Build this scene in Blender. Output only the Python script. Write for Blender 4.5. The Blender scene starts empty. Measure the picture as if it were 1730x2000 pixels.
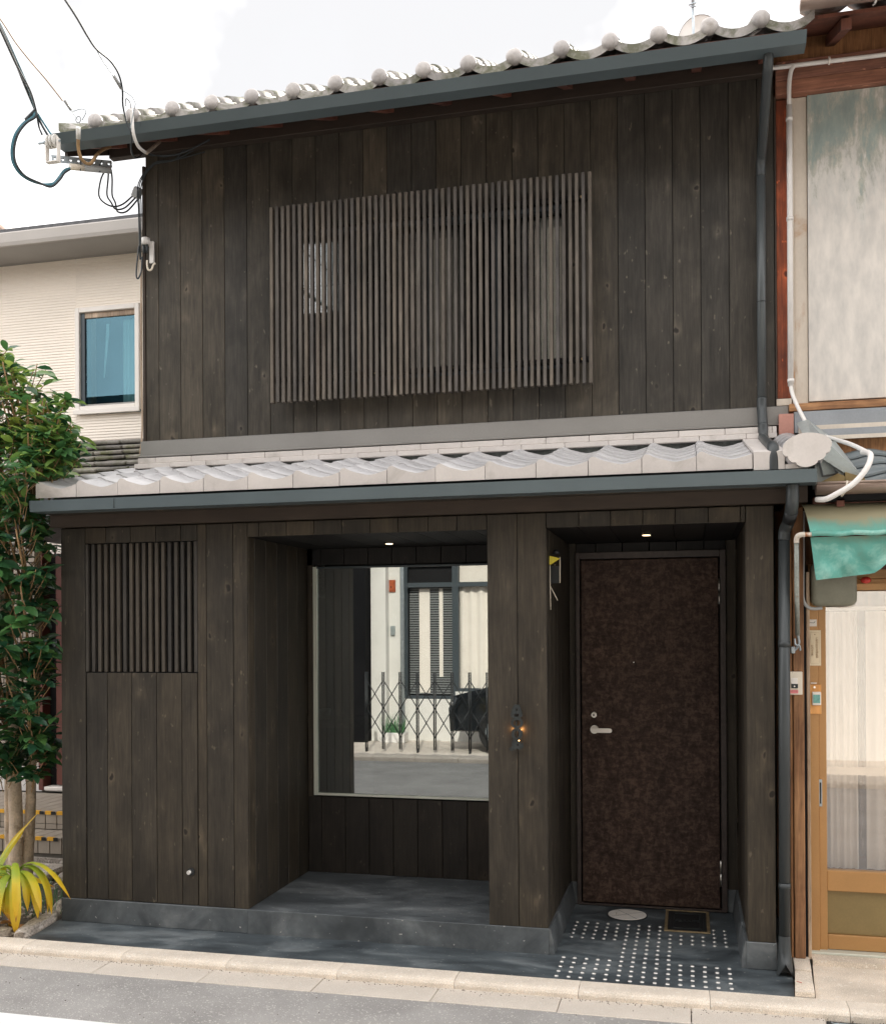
import bpy, bmesh, math, random
from mathutils import Vector, Matrix, noise as mnoise
random.seed(7)
R = math.radians
sc = bpy.context.scene
COL = sc.collection
# ------------------------------------------------------------------ camera
F_PX, YAW, PITCH, ROLL, CYP, CAM_D, CAM_H = 1971.70, 0.23873475, -0.002339, -0.00561371, 1229.356, 5.3, 1.705
def cam_rows():
    cy, sy = math.cos(YAW), math.sin(YAW)
    cp, sp = math.cos(PITCH), math.sin(PITCH)
    cr, sr = math.cos(ROLL), math.sin(ROLL)
    base = Matrix(((1, 0, 0), (0, 0, -1), (0, 1, 0)))
    ry = Matrix(((cy, 0, sy), (0, 1, 0), (-sy, 0, cy)))
    rp = Matrix(((1, 0, 0), (0, cp, -sp), (0, sp, cp)))
    rr = Matrix(((cr, -sr, 0), (sr, cr, 0), (0, 0, 1)))
    return rr @ rp @ ry @ base
CR = cam_rows()
cam = bpy.data.cameras.new('camera'); co = bpy.data.objects.new('camera', cam); COL.objects.link(co)
m3 = Matrix((CR[0], -CR[1], -CR[2])).transposed()
co.matrix_world = Matrix.Translation((0, -CAM_D, CAM_H)) @ m3.to_4x4()
cam.sensor_fit = 'HORIZONTAL'; cam.sensor_width = 36; cam.lens = F_PX/1730*36
cam.shift_y = (CYP-1000)/1730; cam.clip_end = 500; cam.clip_start = 0.05
sc.camera = co
def at(px, py, Y):
    """measured point of the photograph on the real plane at depth Y"""
    d = CR.transposed() @ Vector((px-865, py-CYP, F_PX))
    t = (Y+CAM_D)/d.y
    return Vector((t*d.x, Y, CAM_H+t*d.z))
# ------------------------------------------------------------------ light
SKY_SHIFT = (0, 0, 2.7)
SUN_EL, SUN_ROT = R(36), R(12)          # behind the house, over the roofs
w = bpy.data.worlds.new('World'); sc.world = w; w.use_nodes = True
nt = w.node_tree; nt.nodes.clear()
out = nt.nodes.new('ShaderNodeOutputWorld'); bg = nt.nodes.new('ShaderNodeBackground')
sky = nt.nodes.new('ShaderNodeTexSky'); sky.sky_type = 'NISHITA'; sky.sun_disc = False
sky.sun_elevation = SUN_EL; sky.sun_rotation = SUN_ROT; sky.dust_density = 2.0
tc = nt.nodes.new('ShaderNodeTexCoord'); cn = nt.nodes.new('ShaderNodeTexNoise')
cn.inputs['Scale'].default_value = 1.6; cn.inputs['Detail'].default_value = 7
cr_ = nt.nodes.new('ShaderNodeValToRGB'); cr_.color_ramp.elements[0].position = .36; cr_.color_ramp.elements[1].position = .56
cr_.color_ramp.elements[0].color = (.93, .93, .93, 1)
cl = nt.nodes.new('ShaderNodeValToRGB'); cl.color_ramp.elements[0].color = (2.2, 2.2, 2.25, 1); cl.color_ramp.elements[1].color = (9.2, 9.0, 8.9, 1)
cl.color_ramp.elements[0].position = .36; cl.color_ramp.elements[1].position = .62
cn2 = nt.nodes.new('ShaderNodeTexNoise'); cn2.inputs['Scale'].default_value = 1.9; cn2.inputs['Detail'].default_value = 6
mx = nt.nodes.new('ShaderNodeMixRGB')
L = nt.links.new
mpw = nt.nodes.new('ShaderNodeMapping'); mpw.inputs['Location'].default_value = SKY_SHIFT
L(tc.outputs['Generated'], mpw.inputs['Vector']); L(mpw.outputs['Vector'], cn.inputs['Vector']); L(mpw.outputs['Vector'], cn2.inputs['Vector'])
L(cn.outputs['Fac'], cr_.inputs['Fac']); L(cn2.outputs['Fac'], cl.inputs['Fac'])
L(cr_.outputs['Color'], mx.inputs['Fac']); L(sky.outputs['Color'], mx.inputs['Color1']); L(cl.outputs['Color'], mx.inputs['Color2'])
L(mx.outputs['Color'], bg.inputs['Color']); bg.inputs['Strength'].default_value = 0.13
L(bg.outputs['Background'], out.inputs['Surface'])
sl = bpy.data.lights.new('sun', 'SUN'); so = bpy.data.objects.new('sun', sl); COL.objects.link(so)
sl.energy = 2.0; sl.angle = R(0.6); sl.color = (1, .93, .83)
sd = Vector((math.sin(SUN_ROT)*math.cos(SUN_EL), math.cos(SUN_ROT)*math.cos(SUN_EL), math.sin(SUN_EL)))
so.rotation_euler = sd.to_track_quat('Z', 'Y').to_euler(); so.location = (4, 14, 16)
sc.view_settings.view_transform = 'Standard'; sc.view_settings.look = 'None'
sc.view_settings.exposure = 1.72; sc.view_settings.gamma = 1
# ------------------------------------------------------------------ materials
def newmat(name):
    m = bpy.data.materials.new(name); m.use_nodes = True
    return m, m.node_tree, m.node_tree.nodes['Principled BSDF']
def ramp(n, stops):
    r = n.nodes.new('ShaderNodeValToRGB'); e = r.color_ramp.elements
    while len(e) < len(stops): e.new(.5)
    for i, (p, c) in enumerate(stops):
        e[i].position = p; e[i].color = (c[0], c[1], c[2], 1)
    return r
def coords(n, scale=(1, 1, 1), rnd=True):
    t = n.nodes.new('ShaderNodeTexCoord'); mp = n.nodes.new('ShaderNodeMapping')
    mp.inputs['Scale'].default_value = scale
    if rnd:
        oi = n.nodes.new('ShaderNodeObjectInfo'); ml = n.nodes.new('ShaderNodeMath'); ml.operation = 'MULTIPLY'; ml.inputs[1].default_value = 37
        ad = n.nodes.new('ShaderNodeVectorMath'); ad.operation = 'ADD'
        n.links.new(oi.outputs['Random'], ml.inputs[0]); n.links.new(t.outputs['Object'], ad.inputs[0]); n.links.new(ml.outputs[0], ad.inputs[1])
        n.links.new(ad.outputs[0], mp.inputs['Vector'])
    else:
        n.links.new(t.outputs['Object'], mp.inputs['Vector'])
    return mp
def noise_(n, vec, scale, detail=5, rough=.55, dist=0):
    x = n.nodes.new('ShaderNodeTexNoise'); x.inputs['Scale'].default_value = scale; x.inputs['Detail'].default_value = detail
    x.inputs['Roughness'].default_value = rough; x.inputs['Distortion'].default_value = dist
    n.links.new(vec.outputs[0], x.inputs['Vector']); return x
def mixc(n, f, a, b, mode='MIX', fac=None):
    x = n.nodes.new('ShaderNodeMixRGB'); x.blend_type = mode
    if f is not None: n.links.new(f, x.inputs['Fac'])
    if fac is not None: x.inputs['Fac'].default_value = fac
    for s, k in ((a, 'Color1'), (b, 'Color2')):
        if isinstance(s, tuple): x.inputs[k].default_value = (*s, 1)
        else: n.links.new(s, x.inputs[k])
    return x
def bump(n, p, h, strength=.3, dist=.01):
    b = n.nodes.new('ShaderNodeBump'); b.inputs['Strength'].default_value = strength; b.inputs['Distance'].default_value = dist
    n.links.new(h, b.inputs['Height']); n.links.new(b.outputs[0], p.inputs['Normal']); return b
def mat(name, c, rough=.6, metal=0, var=.15, scale=6, fine=60, bs=.15, bd=.004, c2=None, c2pos=(.5, .7), stretch=(1, 1, 1), spec=.5, rnd=True, coat=0, pv=0):
    m, n, p = newmat(name)
    v = coords(n, stretch, rnd)
    a = noise_(n, v, scale); f = noise_(n, v, fine, 3)
    lo = tuple(x*(1-var) for x in c); hi = tuple(min(1, x*(1+var)) for x in c)
    r1 = ramp(n, ((.3, lo), (.7, hi))); n.links.new(a.outputs['Fac'], r1.inputs['Fac'])
    r2 = ramp(n, ((.3, (1-var*.6,)*3), (.7, (1+var*.3,)*3))); n.links.new(f.outputs['Fac'], r2.inputs['Fac'])
    col = mixc(n, None, r1.outputs[0], r2.outputs[0], 'MULTIPLY', 1.0)
    if c2:
        a2 = noise_(n, v, scale*.7, 8, .65, .4)
        r3 = ramp(n, ((c2pos[0], (0, 0, 0)), (c2pos[1], (1, 1, 1)))); n.links.new(a2.outputs['Fac'], r3.inputs['Fac'])
        col = mixc(n, r3.outputs[0], col.outputs[0], c2)
    if pv:
        oi = n.nodes.new('ShaderNodeObjectInfo'); ro = ramp(n, ((0, (1-pv, 1-pv, 1-pv*.9)), (1, (1+pv*.5,)*3))); n.links.new(oi.outputs['Random'], ro.inputs['Fac'])
        col = mixc(n, None, col.outputs[0], ro.outputs[0], 'MULTIPLY', 1.0)
    n.links.new(col.outputs[0], p.inputs['Base Color'])
    p.inputs['Roughness'].default_value = rough; p.inputs['Metallic'].default_value = metal
    p.inputs['Specular IOR Level'].default_value = spec; p.inputs['Coat Weight'].default_value = coat
    if bs: bump(n, p, f.outputs['Fac'], bs, bd)
    return m
def wood(name, dark, light, var=.35, knots=True, rough=.62, ax='z'):
    """vertical grain along local Z, random offset per board"""
    m, n, p = newmat(name)
    v, v2, v3 = [coords(n, (1, 1, k_) if ax == 'z' else (k_, 1, 1)) for k_ in (.07, .5, .62)]
    g = noise_(n, v, 95, 6, .6, .3); g2 = noise_(n, v, 22, 4, .5, 1.2); b = noise_(n, v2, 5, 5, .6, .5)
    r = ramp(n, ((.34, dark), (.66, light))); n.links.new(b.outputs['Fac'], r.inputs['Fac'])
    rg = ramp(n, ((.3, (1-var,)*3), (.68, (1+var*.45,)*3))); n.links.new(g.outputs['Fac'], rg.inputs['Fac'])
    rg2 = ramp(n, ((.35, (1-var*.5,)*3), (.65, (1+var*.3,)*3))); n.links.new(g2.outputs['Fac'], rg2.inputs['Fac'])
    c = mixc(n, None, r.outputs[0], rg.outputs[0], 'MULTIPLY', 1); c = mixc(n, None, c.outputs[0], rg2.outputs[0], 'MULTIPLY', 1)
    oi = n.nodes.new('ShaderNodeObjectInfo')
    ro = ramp(n, ((0, (.76, .78, .83)), (.5, (1.0, .98, .96)), (1, (1.24, 1.17, 1.08)))); n.links.new(oi.outputs['Random'], ro.inputs['Fac'])
    c = mixc(n, None, c.outputs[0], ro.outputs[0], 'MULTIPLY', 1)
    h = g.outputs['Fac']
    if knots:
        vo = n.nodes.new('ShaderNodeTexVoronoi'); vo.inputs['Scale'].default_value = 6.0; vo.inputs['Randomness'].default_value = 1
        wn = noise_(n, v3, 9, 3); ad = n.nodes.new('ShaderNodeVectorMath'); ad.operation = 'MULTIPLY_ADD'
        n.links.new(wn.outputs['Color'], ad.inputs[0]); ad.inputs[1].default_value = (.09, .09, .09); n.links.new(v3.outputs[0], ad.inputs[2])
        n.links.new(ad.outputs[0], vo.inputs['Vector'])
        rk = ramp(n, ((0, (.3, .27, .24)), (.06, (.42, .40, .37)), (.09, (2.0, 1.95, 1.9)), (.15, (1.4, 1.38, 1.36)), (.28, (1, 1, 1))))
        n.links.new(vo.outputs['Distance'], rk.inputs['Fac'])
        # keep only some of the cells
        rs = ramp(n, ((.28, (0, 0, 0)), (.36, (1, 1, 1)))); sp = n.nodes.new('ShaderNodeSeparateColor')
        n.links.new(vo.outputs['Color'], sp.inputs[0]); n.links.new(sp.outputs[0], rs.inputs['Fac'])
        kk = mixc(n, rs.outputs[0], (1, 1, 1), rk.outputs[0])
        c = mixc(n, None, c.outputs[0], kk.outputs[0], 'MULTIPLY', 1)
        ah = n.nodes.new('ShaderNodeMath'); ah.operation = 'SUBTRACT'; n.links.new(h, ah.inputs[0])
        rb = ramp(n, ((0, (1, 1, 1)), (.08, (.0, .0, .0)))); n.links.new(vo.outputs['Distance'], rb.inputs['Fac']); n.links.new(rb.outputs[0], ah.inputs[1]); h = ah.outputs[0]
        # pale scuffs
        s1 = noise_(n, v2, 38, 2, .4); rsf = ramp(n, ((.70, (0, 0, 0)), (.78, (1, 1, 1)))); n.links.new(s1.outputs['Fac'], rsf.inputs['Fac'])
        c = mixc(n, rsf.outputs[0], c.outputs[0], tuple(x*1.8 for x in light))
    n.links.new(c.outputs[0], p.inputs['Base Color']); p.inputs['Roughness'].default_value = rough
    p.inputs['Specular IOR Level'].default_value = .35
    bump(n, p, h, .25, .003)
    return m
M = {}
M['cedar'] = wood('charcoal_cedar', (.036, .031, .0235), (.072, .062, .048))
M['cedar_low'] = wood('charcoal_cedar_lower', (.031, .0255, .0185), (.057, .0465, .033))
M['cedar_shade'] = wood('shade_dark_cedar', (.008, .0072, .007), (.015, .0135, .0125))  # darker copy of the cedar, with recess shade put into its colour
M['cedar_shade2'] = wood('recess_shade_cedar', (.016, .0125, .010), (.030, .024, .018))  # recess back planks: shade of the deep wall put into the colour
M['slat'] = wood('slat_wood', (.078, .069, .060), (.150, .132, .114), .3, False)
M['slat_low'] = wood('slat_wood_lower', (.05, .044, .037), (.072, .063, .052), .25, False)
M['fascia'] = wood('fascia_wood', (.040, .029, .022), (.056, .040, .030), .12, False, ax='x')
M['rafter'] = wood('red_rafter', (.12, .045, .032), (.20, .078, .052), .3, False)
M['redpost'] = wood('red_post', (.15, .04, .02), (.46, .105, .035), .45, True)
M['oldwood_h'] = wood('old_wood_beam', (.22, .105, .05), (.46, .25, .12), .45, False, ax='x')
M['oldwood'] = wood('old_wood', (.22, .105, .05), (.40, .21, .10), .4, False)
M['beam_red'] = wood('stained_beam', (.20, .09, .06), (.36, .165, .11), .35, True, ax='x')
M['tanwood'] = wood('tan_wood', (.36, .19, .08), (.5, .28, .12), .18, False, ax='x')
M['driftwood'] = wood('grey_wood', (.28, .2, .14), (.5, .4, .31), .4, False)
M['void'] = mat('black_backing', (.006, .006, .007), .9, bs=0)
M['gutter'] = mat('slate_metal', (.098, .126, .136), .42, .15, .07, 3, 260, .06, .001)
M['pipe'] = mat('dark_pipe', (.04, .046, .048), .42, .1, .1, 3, 200, .03)
M['pipe2'] = mat('grey_pipe', (.075, .085, .088), .4, .1, .1, 3, 200, .03)
M['flash'] = mat('flashing', (.26, .25, .235), .42, .35, .07, 2.5, 120, .05)
M['tile_front'] = mat('lit_tile_front', (.60, .555, .52), .5, 0, .07, 6, 90, .1, .002, pv=.08, c2=(.40, .37, .33), c2pos=(.56, .74))  # same glaze as the tops, made paler to stand for light on fronts
M['tile'] = mat('silver_tile', (.50, .49, .49), .42, .15, .12, 5, 90, .12, .002, spec=.5, pv=.14, c2=(.36, .35, .34), c2pos=(.55, .75))
M['tile_old'] = mat('mossy_silver_tile', (.35, .325, .30), .6, 0, .22, 12, 70, .35, .004, c2=(.115, .115, .07), c2pos=(.44, .58), pv=.2)
M['tile_cap'] = mat('round_tile_end', (.42, .39, .37), .5, 0, .2, 12, 60, .25, .003, pv=.15, c2=(.27, .24, .21), c2pos=(.55, .72))
M['mortar'] = mat('dark_mortar', (.09, .1, .095), .85, 0, .5, 14, 60, .5, .01)
def concrete(name, lo, hi, sheen, rough):
    m, n, p = newmat(name); v = coords(n, (1, 2.2, 1), False)
    a = noise_(n, v, 2.2, 9, .62, .8); b = noise_(n, v, 9, 8, .6, .3); f = noise_(n, v, 160, 2)
    r = ramp(n, ((.36, lo), (.52, hi), (.66, sheen))); n.links.new(a.outputs['Fac'], r.inputs['Fac'])  # last stop paints the pale sheen into the colour
    r2 = ramp(n, ((.3, (.72,)*3), (.7, (1.25,)*3))); n.links.new(b.outputs['Fac'], r2.inputs['Fac'])
    c = mixc(n, None, r.outputs[0], r2.outputs[0], 'MULTIPLY', 1)
    s = ramp(n, ((.735, (0, 0, 0)), (.76, (1, 1, 1)))); s1 = noise_(n, v, 48, 1); n.links.new(s1.outputs['Fac'], s.inputs['Fac'])
    c = mixc(n, s.outputs[0], c.outputs[0], (.35, .34, .32))
    n.links.new(c.outputs[0], p.inputs['Base Color']); p.inputs['Roughness'].default_value = rough
    rr = ramp(n, ((.3, (rough-.12,)*3), (.7, (rough+.15,)*3))); n.links.new(a.outputs['Fac'], rr.inputs['Fac']); n.links.new(rr.outputs[0], p.inputs['Roughness'])
    bump(n, p, b.outputs['Fac'], .2, .006)
    return m
M['porch'] = concrete('dark_concrete', (.036, .044, .050), (.074, .089, .098), (.15, .168, .176), .45)
M['plinth'] = concrete('plinth_concrete', (.052, .059, .064), (.094, .104, .110), (.165, .175, .178), .5)
def granular(name, c, speck, sc_=240, var=.2, bs=.5, big=1.2, dark=(.3, .3, .3)):
    m, n, p = newmat(name); v = coords(n, (1, 1, 1), False)
    a = noise_(n, v, big, 8, .6); f = noise_(n, v, sc_, 2, .5)
    vo = n.nodes.new('ShaderNodeTexVoronoi'); vo.inputs['Scale'].default_value = sc_*.55; n.links.new(v.outputs[0], vo.inputs['Vector'])
    r = ramp(n, ((.3, tuple(x*(1-var) for x in c)), (.7, tuple(x*(1+var) for x in c)))); n.links.new(a.outputs['Fac'], r.inputs['Fac'])
    r2 = ramp(n, ((.28, dark), (.5, (1, 1, 1)), (.72, (1.3,)*3))); n.links.new(f.outputs['Fac'], r2.inputs['Fac'])
    cc = mixc(n, None, r.outputs[0], r2.outputs[0], 'MULTIPLY', 1)
    sp = n.nodes.new('ShaderNodeSeparateColor'); n.links.new(vo.outputs['Color'], sp.inputs[0])
    s = ramp(n, ((.93, (0, 0, 0)), (.96, (1, 1, 1)))); n.links.new(sp.outputs[0], s.inputs['Fac'])
    cc = mixc(n, s.outputs[0], cc.outputs[0], speck)
    n.links.new(cc.outputs[0], p.inputs['Base Color']); p.inputs['Roughness'].default_value = .85
    bump(n, p, f.outputs['Fac'], bs, .004); return m
M['asphalt'] = granular('asphalt', (.34, .325, .31), (.56, .53, .50), 300, .2, .9, 2.2, (.55, .55, .55))
M['kerb'] = granular('kerb_concrete', (.66, .58, .49), (.74, .69, .62), 260, .14, .45, 5, (.8, .78, .74))
M['lgutter'] = granular('gutter_concrete', (.56, .50, .435), (.6, .56, .5), 260, .10, .3, 2.4, (.86, .84, .82))
M['apron'] = granular('worn_concrete', (.68, .59, .49), (.74, .68, .6), 200, .2, .6, 4, (.75, .73, .7))
M['stone'] = granular('stone', (.40, .35, .30), (.6, .55, .5), 90, .35, .8, 6, (.5, .5, .5))
M['dirt'] = granular('soil', (.10, .075, .055), (.3, .25, .2), 60, .4, 1.0, 6, (.35, .35, .35))
M['paint'] = mat('road_paint', (.80, .80, .79), .6, 0, .04, 8, 200, .3)
def door_mat():
    m, n, p = newmat('mottled_bronze_door'); v = coords(n, (1, 1, 1), False); vh = coords(n, (1, 1, 1.9), False); vv = coords(n, (1.7, 1, 1), False)
    a = noise_(n, v, 3.0, 8, .6, .5); h = noise_(n, vh, 22, 6, .7, .5); q = noise_(n, vv, 22, 6, .7, .5)
    mxx = mixc(n, None, h.outputs['Fac'], q.outputs['Fac'], 'MIX', .5)
    r = ramp(n, ((.40, (.026, .016, .012)), (.5, (.056, .035, .027)), (.59, (.105, .072, .057)))); n.links.new(mxx.outputs[0], r.inputs['Fac'])
    r2 = ramp(n, ((.3, (.85, .82, .82)), (.7, (1.2, 1.12, 1.08)))); n.links.new(a.outputs['Fac'], r2.inputs['Fac'])
    c = mixc(n, None, r.outputs[0], r2.outputs[0], 'MULTIPLY', 1)
    n.links.new(c.outputs[0], p.inputs['Base Color']); p.inputs['Roughness'].default_value = .6; p.inputs['Specular IOR Level'].default_value = .2
    bump(n, p, mxx.outputs[0], .15, .002); return m
M['door'] = door_mat()
M['door_frame'] = mat('bronze_frame', (.048, .034, .03), .5, 0, .3, 26, 90, .1)
M['steel'] = mat('satin_steel', (.75, .71, .66), .28, 1, .04, 5, 200, .02)
M['stud'] = mat('stud_steel', (.86, .83, .79), .3, .9, .02, 5, 200, 0)
M['black'] = mat('black_metal', (.02, .022, .024), .45, .3, .2, 8, 90, .1)
M['iron'] = mat('dark_iron', (.035, .040, .040), .55, .4, .25, 30, 120, .2)
M['brass'] = mat('tarnished_brass', (.36, .27, .15), .45, .6, .25, 20, 90, .2)
M['cover'] = mat('white_cover', (.82, .77, .71), .45, 0, .05, 8, 90, .15)
M['alu'] = mat('pale_aluminium', (.62, .64, .56), .4, .2, .05, 5, 200, .03)
M['cream'] = mat('cream_siding', (.90, .82, .72), .7, 0, .06, 3, 160, .3, .004, stretch=(.2, 1, 1))
M['white'] = mat('white_trim', (.82, .77, .71), .5, 0, .03, 5, 100, .03)
M['greyeave'] = mat('grey_eave', (.42, .39, .36), .5, 0, .05, 3, 100, .05)
M['soffit'] = mat('grey_soffit', (.30, .285, .265), .6, 0, .05, 3, 100, .05)
M['slate'] = mat('slate_roofing', (.10, .10, .105), .8, 0, .3, 20, 90, .4)
M['oldtile'] = mat('weathered_tile', (.24, .22, .19), .75, 0, .3, 8, 60, .4, .006, c2=(.12, .125, .055), c2pos=(.48, .62), pv=.35)
M['bluetile'] = mat('blue_grey_tile', (.15, .175, .185), .32, 0, .12, 6, 140, .2, .003, spec=.7)
M['tin'] = mat('zinc_sheet', (.36, .40, .40), .4, .4, .12, 5, 90, .1)
M['lead'] = mat('grey_flashing', (.25, .265, .28), .5, .2, .1, 4, 90, .1)
M['copper'] = mat('aged_gutter', (.44, .33, .275), .32, .55, .12, 3, 90, .05, stretch=(.3, 1, 1))
M['pvc'] = mat('white_pvc', (.74, .71, .68), .4, 0, .06, 8, 60, .03)
M['greypvc'] = mat('grey_pvc', (.42, .43, .43), .4, 0, .08, 5, 60, .03)
M['rustwhite'] = mat('rusty_white', (.62, .56, .48), .6, 0, .1, 9, 90, .2, c2=(.35, .14, .05), c2pos=(.53, .6))
M['cable'] = mat('dark_cable', (.03, .038, .043), .5, 0, .1, 9, 90, 0)
M['bluecable'] = mat('blue_cable', (.05, .17, .22), .45, 0, .15, 9, 90, 0)
M['porcelain'] = mat('porcelain', (.68, .66, .62), .3, 0, .05, 9, 90, 0, coat=.4)
M['galv'] = mat('galvanised', (.42, .47, .50), .45, .5, .12, 20, 90, .1)
M['pole'] = mat('worn_pole', (.30, .32, .29), .5, .3, .3, 12, 90, .2, c2=(.33, .16, .07), c2pos=(.58, .68))
M['yellow'] = mat('yellow_panel', (.68, .56, .03), .4, 0, .08, 30, 90, .1)
M['ivory'] = mat('ivory_plastic', (.74, .66, .54), .4, 0, .03, 9, 90, 0)
M['pink'] = mat('pink_sticker', (.75, .22, .24), .5, 0, .03, 9, 90, 0)
M['paper'] = mat('old_paper', (.82, .70, .50), .7, 0, .06, 9, 90, 0)
M['ink'] = mat('brown_ink', (.34, .20, .09), .7, 0, 0, 9, 90, 0)
M['teal_ink'] = mat('teal_print', (.18, .42, .38), .6, 0, .2, 60, 90, 0)
M['orangewood'] = wood('orange_board', (.62, .30, .10), (.78, .42, .16), .15, False)
M['red'] = mat('red_plastic', (.55, .04, .03), .25, 0, .05, 9, 90, 0)
M['meter'] = mat('grey_green_box', (.23, .225, .17), .5, 0, .12, 8, 90, .1)
M['tealdark'] = mat('dim_teal_room', (.06, .11, .13), .8, 0, .2, 3, 90, 0)
M['brown_door'] = mat('brown_door', (.14, .045, .032), .45, 0, .1, 6, 90, .05)
M['alum_brown'] = mat('ochre_aluminium', (.44, .235, .085), .38, .15, .08, 3, 120, .03)
M['alum_olive'] = mat('olive_panel', (.235, .17, .07), .45, .15, .1, 4, 120, .08)
M['steptile'] = mat('step_tile', (.34, .29, .235), .65, 0, .12, 9, 120, .2)
M['grout'] = mat('grout', (.10, .09, .075), .9, 0, .2, 20, 90, .2)
M['plaster'] = mat('opposite_plaster', (.70, .68, .64), .7, 0, .04, 3, 90, .1)
M['upstairs'] = mat('added_dark_upper', (.10, .085, .07), .8, 0, .2, 3, 90, .1)  # dark colour chosen to cut light bounced from the unseen storey
M['darkwall'] = mat('dark_cladding', (.008, .008, .009), .9, 0, .2, 3, 90, 0, spec=.1)
M['frame'] = mat('dark_window_frame', (.06, .075, .085), .4, .2, .05, 3, 90, 0)
M['int'] = mat('interior_wall', (.06, .052, .042), .8, 0, .06, 3, 90, 0)
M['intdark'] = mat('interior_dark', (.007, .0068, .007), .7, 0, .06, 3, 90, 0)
M['carpaint'] = mat('dark_car_paint', (.02, .024, .028), .18, .3, 0, 3, 90, 0, coat=1)
M['rubber'] = mat('rubber', (.015, .015, .015), .8, 0, .1, 30, 90, 0)
M['blind'] = mat('blind_slat', (.20, .21, .21), .5, .2, .05, 3, 90, 0)
M['green'] = mat('plant_green', (.05, .16, .06), .5, 0, .3, 9, 90, 0)
M['curtain'] = mat('curtain', (.78, .72, .64), .8, 0, .04, 3, 90, 0)
def glass(name, refl, tint=(1, 1, 1), gl=(1, 1, 1), rough=0):
    m, n, p = newmat(name); n.nodes.remove(p); o = n.nodes['Material Output']
    g = n.nodes.new('ShaderNodeBsdfGlossy'); g.inputs['Roughness'].default_value = rough; g.inputs['Color'].default_value = (*gl, 1)
    t = n.nodes.new('ShaderNodeBsdfTransparent'); t.inputs['Color'].default_value = (*tint, 1)
    s = n.nodes.new('ShaderNodeMixShader'); s.inputs[0].default_value = refl
    n.links.new(t.outputs[0], s.inputs[1]); n.links.new(g.outputs[0], s.inputs[2]); n.links.new(s.outputs[0], o.inputs['Surface']); return m
M['shopglass'] = glass('reflective_glass', .34, (.55, .62, .6), (.98, 1, 1))
M['glass'] = glass('window_glass', .16, (.8, .85, .85))
M['doorglass'] = glass('door_glass', .22, (.92, .9, .88))
M['skyglass'] = glass('sky_tinted_glass', .20, (.62, .78, .82), (.24, .40, .47))  # blue of the reflected sky put into the glass tint
def emit(name, c, s):
    m, n, p = newmat(name); p.inputs['Emission Color'].default_value = (*c, 1); p.inputs['Emission Strength'].default_value = s
    p.inputs['Base Color'].default_value = (*c, 1); return m
M['lamp'] = emit('lit_lamp', (1, .72, .45), 1.2)
M['warm'] = emit('warm_led', (1, .6, .25), 3)
def peeling():
    m, n, p = newmat('peeling_teal_sheet'); t = n.nodes.new('ShaderNodeTexCoord'); se = n.nodes.new('ShaderNodeSeparateXYZ'); n.links.new(t.outputs['Object'], se.inputs[0])
    v = coords(n, (1, 1, .35), False); a = noise_(n, v, 5.5, 9, .68, .6); b = noise_(n, v, 38, 6, .7, .3); s = noise_(n, v, 16, 5, .6)
    # teal survives in the sheltered upper part, lower part is bleached
    mr = n.nodes.new('ShaderNodeMapRange'); mr.inputs['From Min'].default_value = -.25; mr.inputs['From Max'].default_value = .66; n.links.new(se.outputs['Z'], mr.inputs['Value'])
    ad = n.nodes.new('ShaderNodeMath'); ad.operation = 'MULTIPLY_ADD'; ad.inputs[1].default_value = 1.5; ad.inputs[2].default_value = -.95
    n.links.new(a.outputs['Fac'], ad.inputs[0]); ad2 = n.nodes.new('ShaderNodeMath'); ad2.operation = 'ADD'; n.links.new(ad.outputs[0], ad2.inputs[0]); n.links.new(mr.outputs[0], ad2.inputs[1])
    ad3 = n.nodes.new('ShaderNodeMath'); ad3.operation = 'MULTIPLY_ADD'; n.links.new(b.outputs['Fac'], ad3.inputs[0]); ad3.inputs[1].default_value = -.7; n.links.new(ad2.outputs[0], ad3.inputs[2])
    r = ramp(n, ((.0, (.66, .62, .57)), (.20, (.60, .58, .54)), (.30, (.46, .45, .39)), (.42, (.34, .39, .36)), (.7, (.27, .345, .33)))); n.links.new(ad3.outputs[0], r.inputs['Fac'])
    st = ramp(n, ((.3, (.78, .79, .80)), (.7, (1.06, 1.05, 1.04)))); n.links.new(s.outputs['Fac'], st.inputs['Fac'])
    c = mixc(n, None, r.outputs[0], st.outputs[0], 'MULTIPLY', 1)
    n.links.new(c.outputs[0], p.inputs['Base Color']); p.inputs['Roughness'].default_value = .7; bump(n, p, b.outputs['Fac'], .3, .003); return m
M['sheet'] = peeling()
M['oldpaint'] = mat('flaking_cream', (.58, .51, .43), .7, 0, .1, 8, 60, .3, c2=(.42, .25, .14), c2pos=(.58, .72), stretch=(1, 1, .4))
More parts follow.
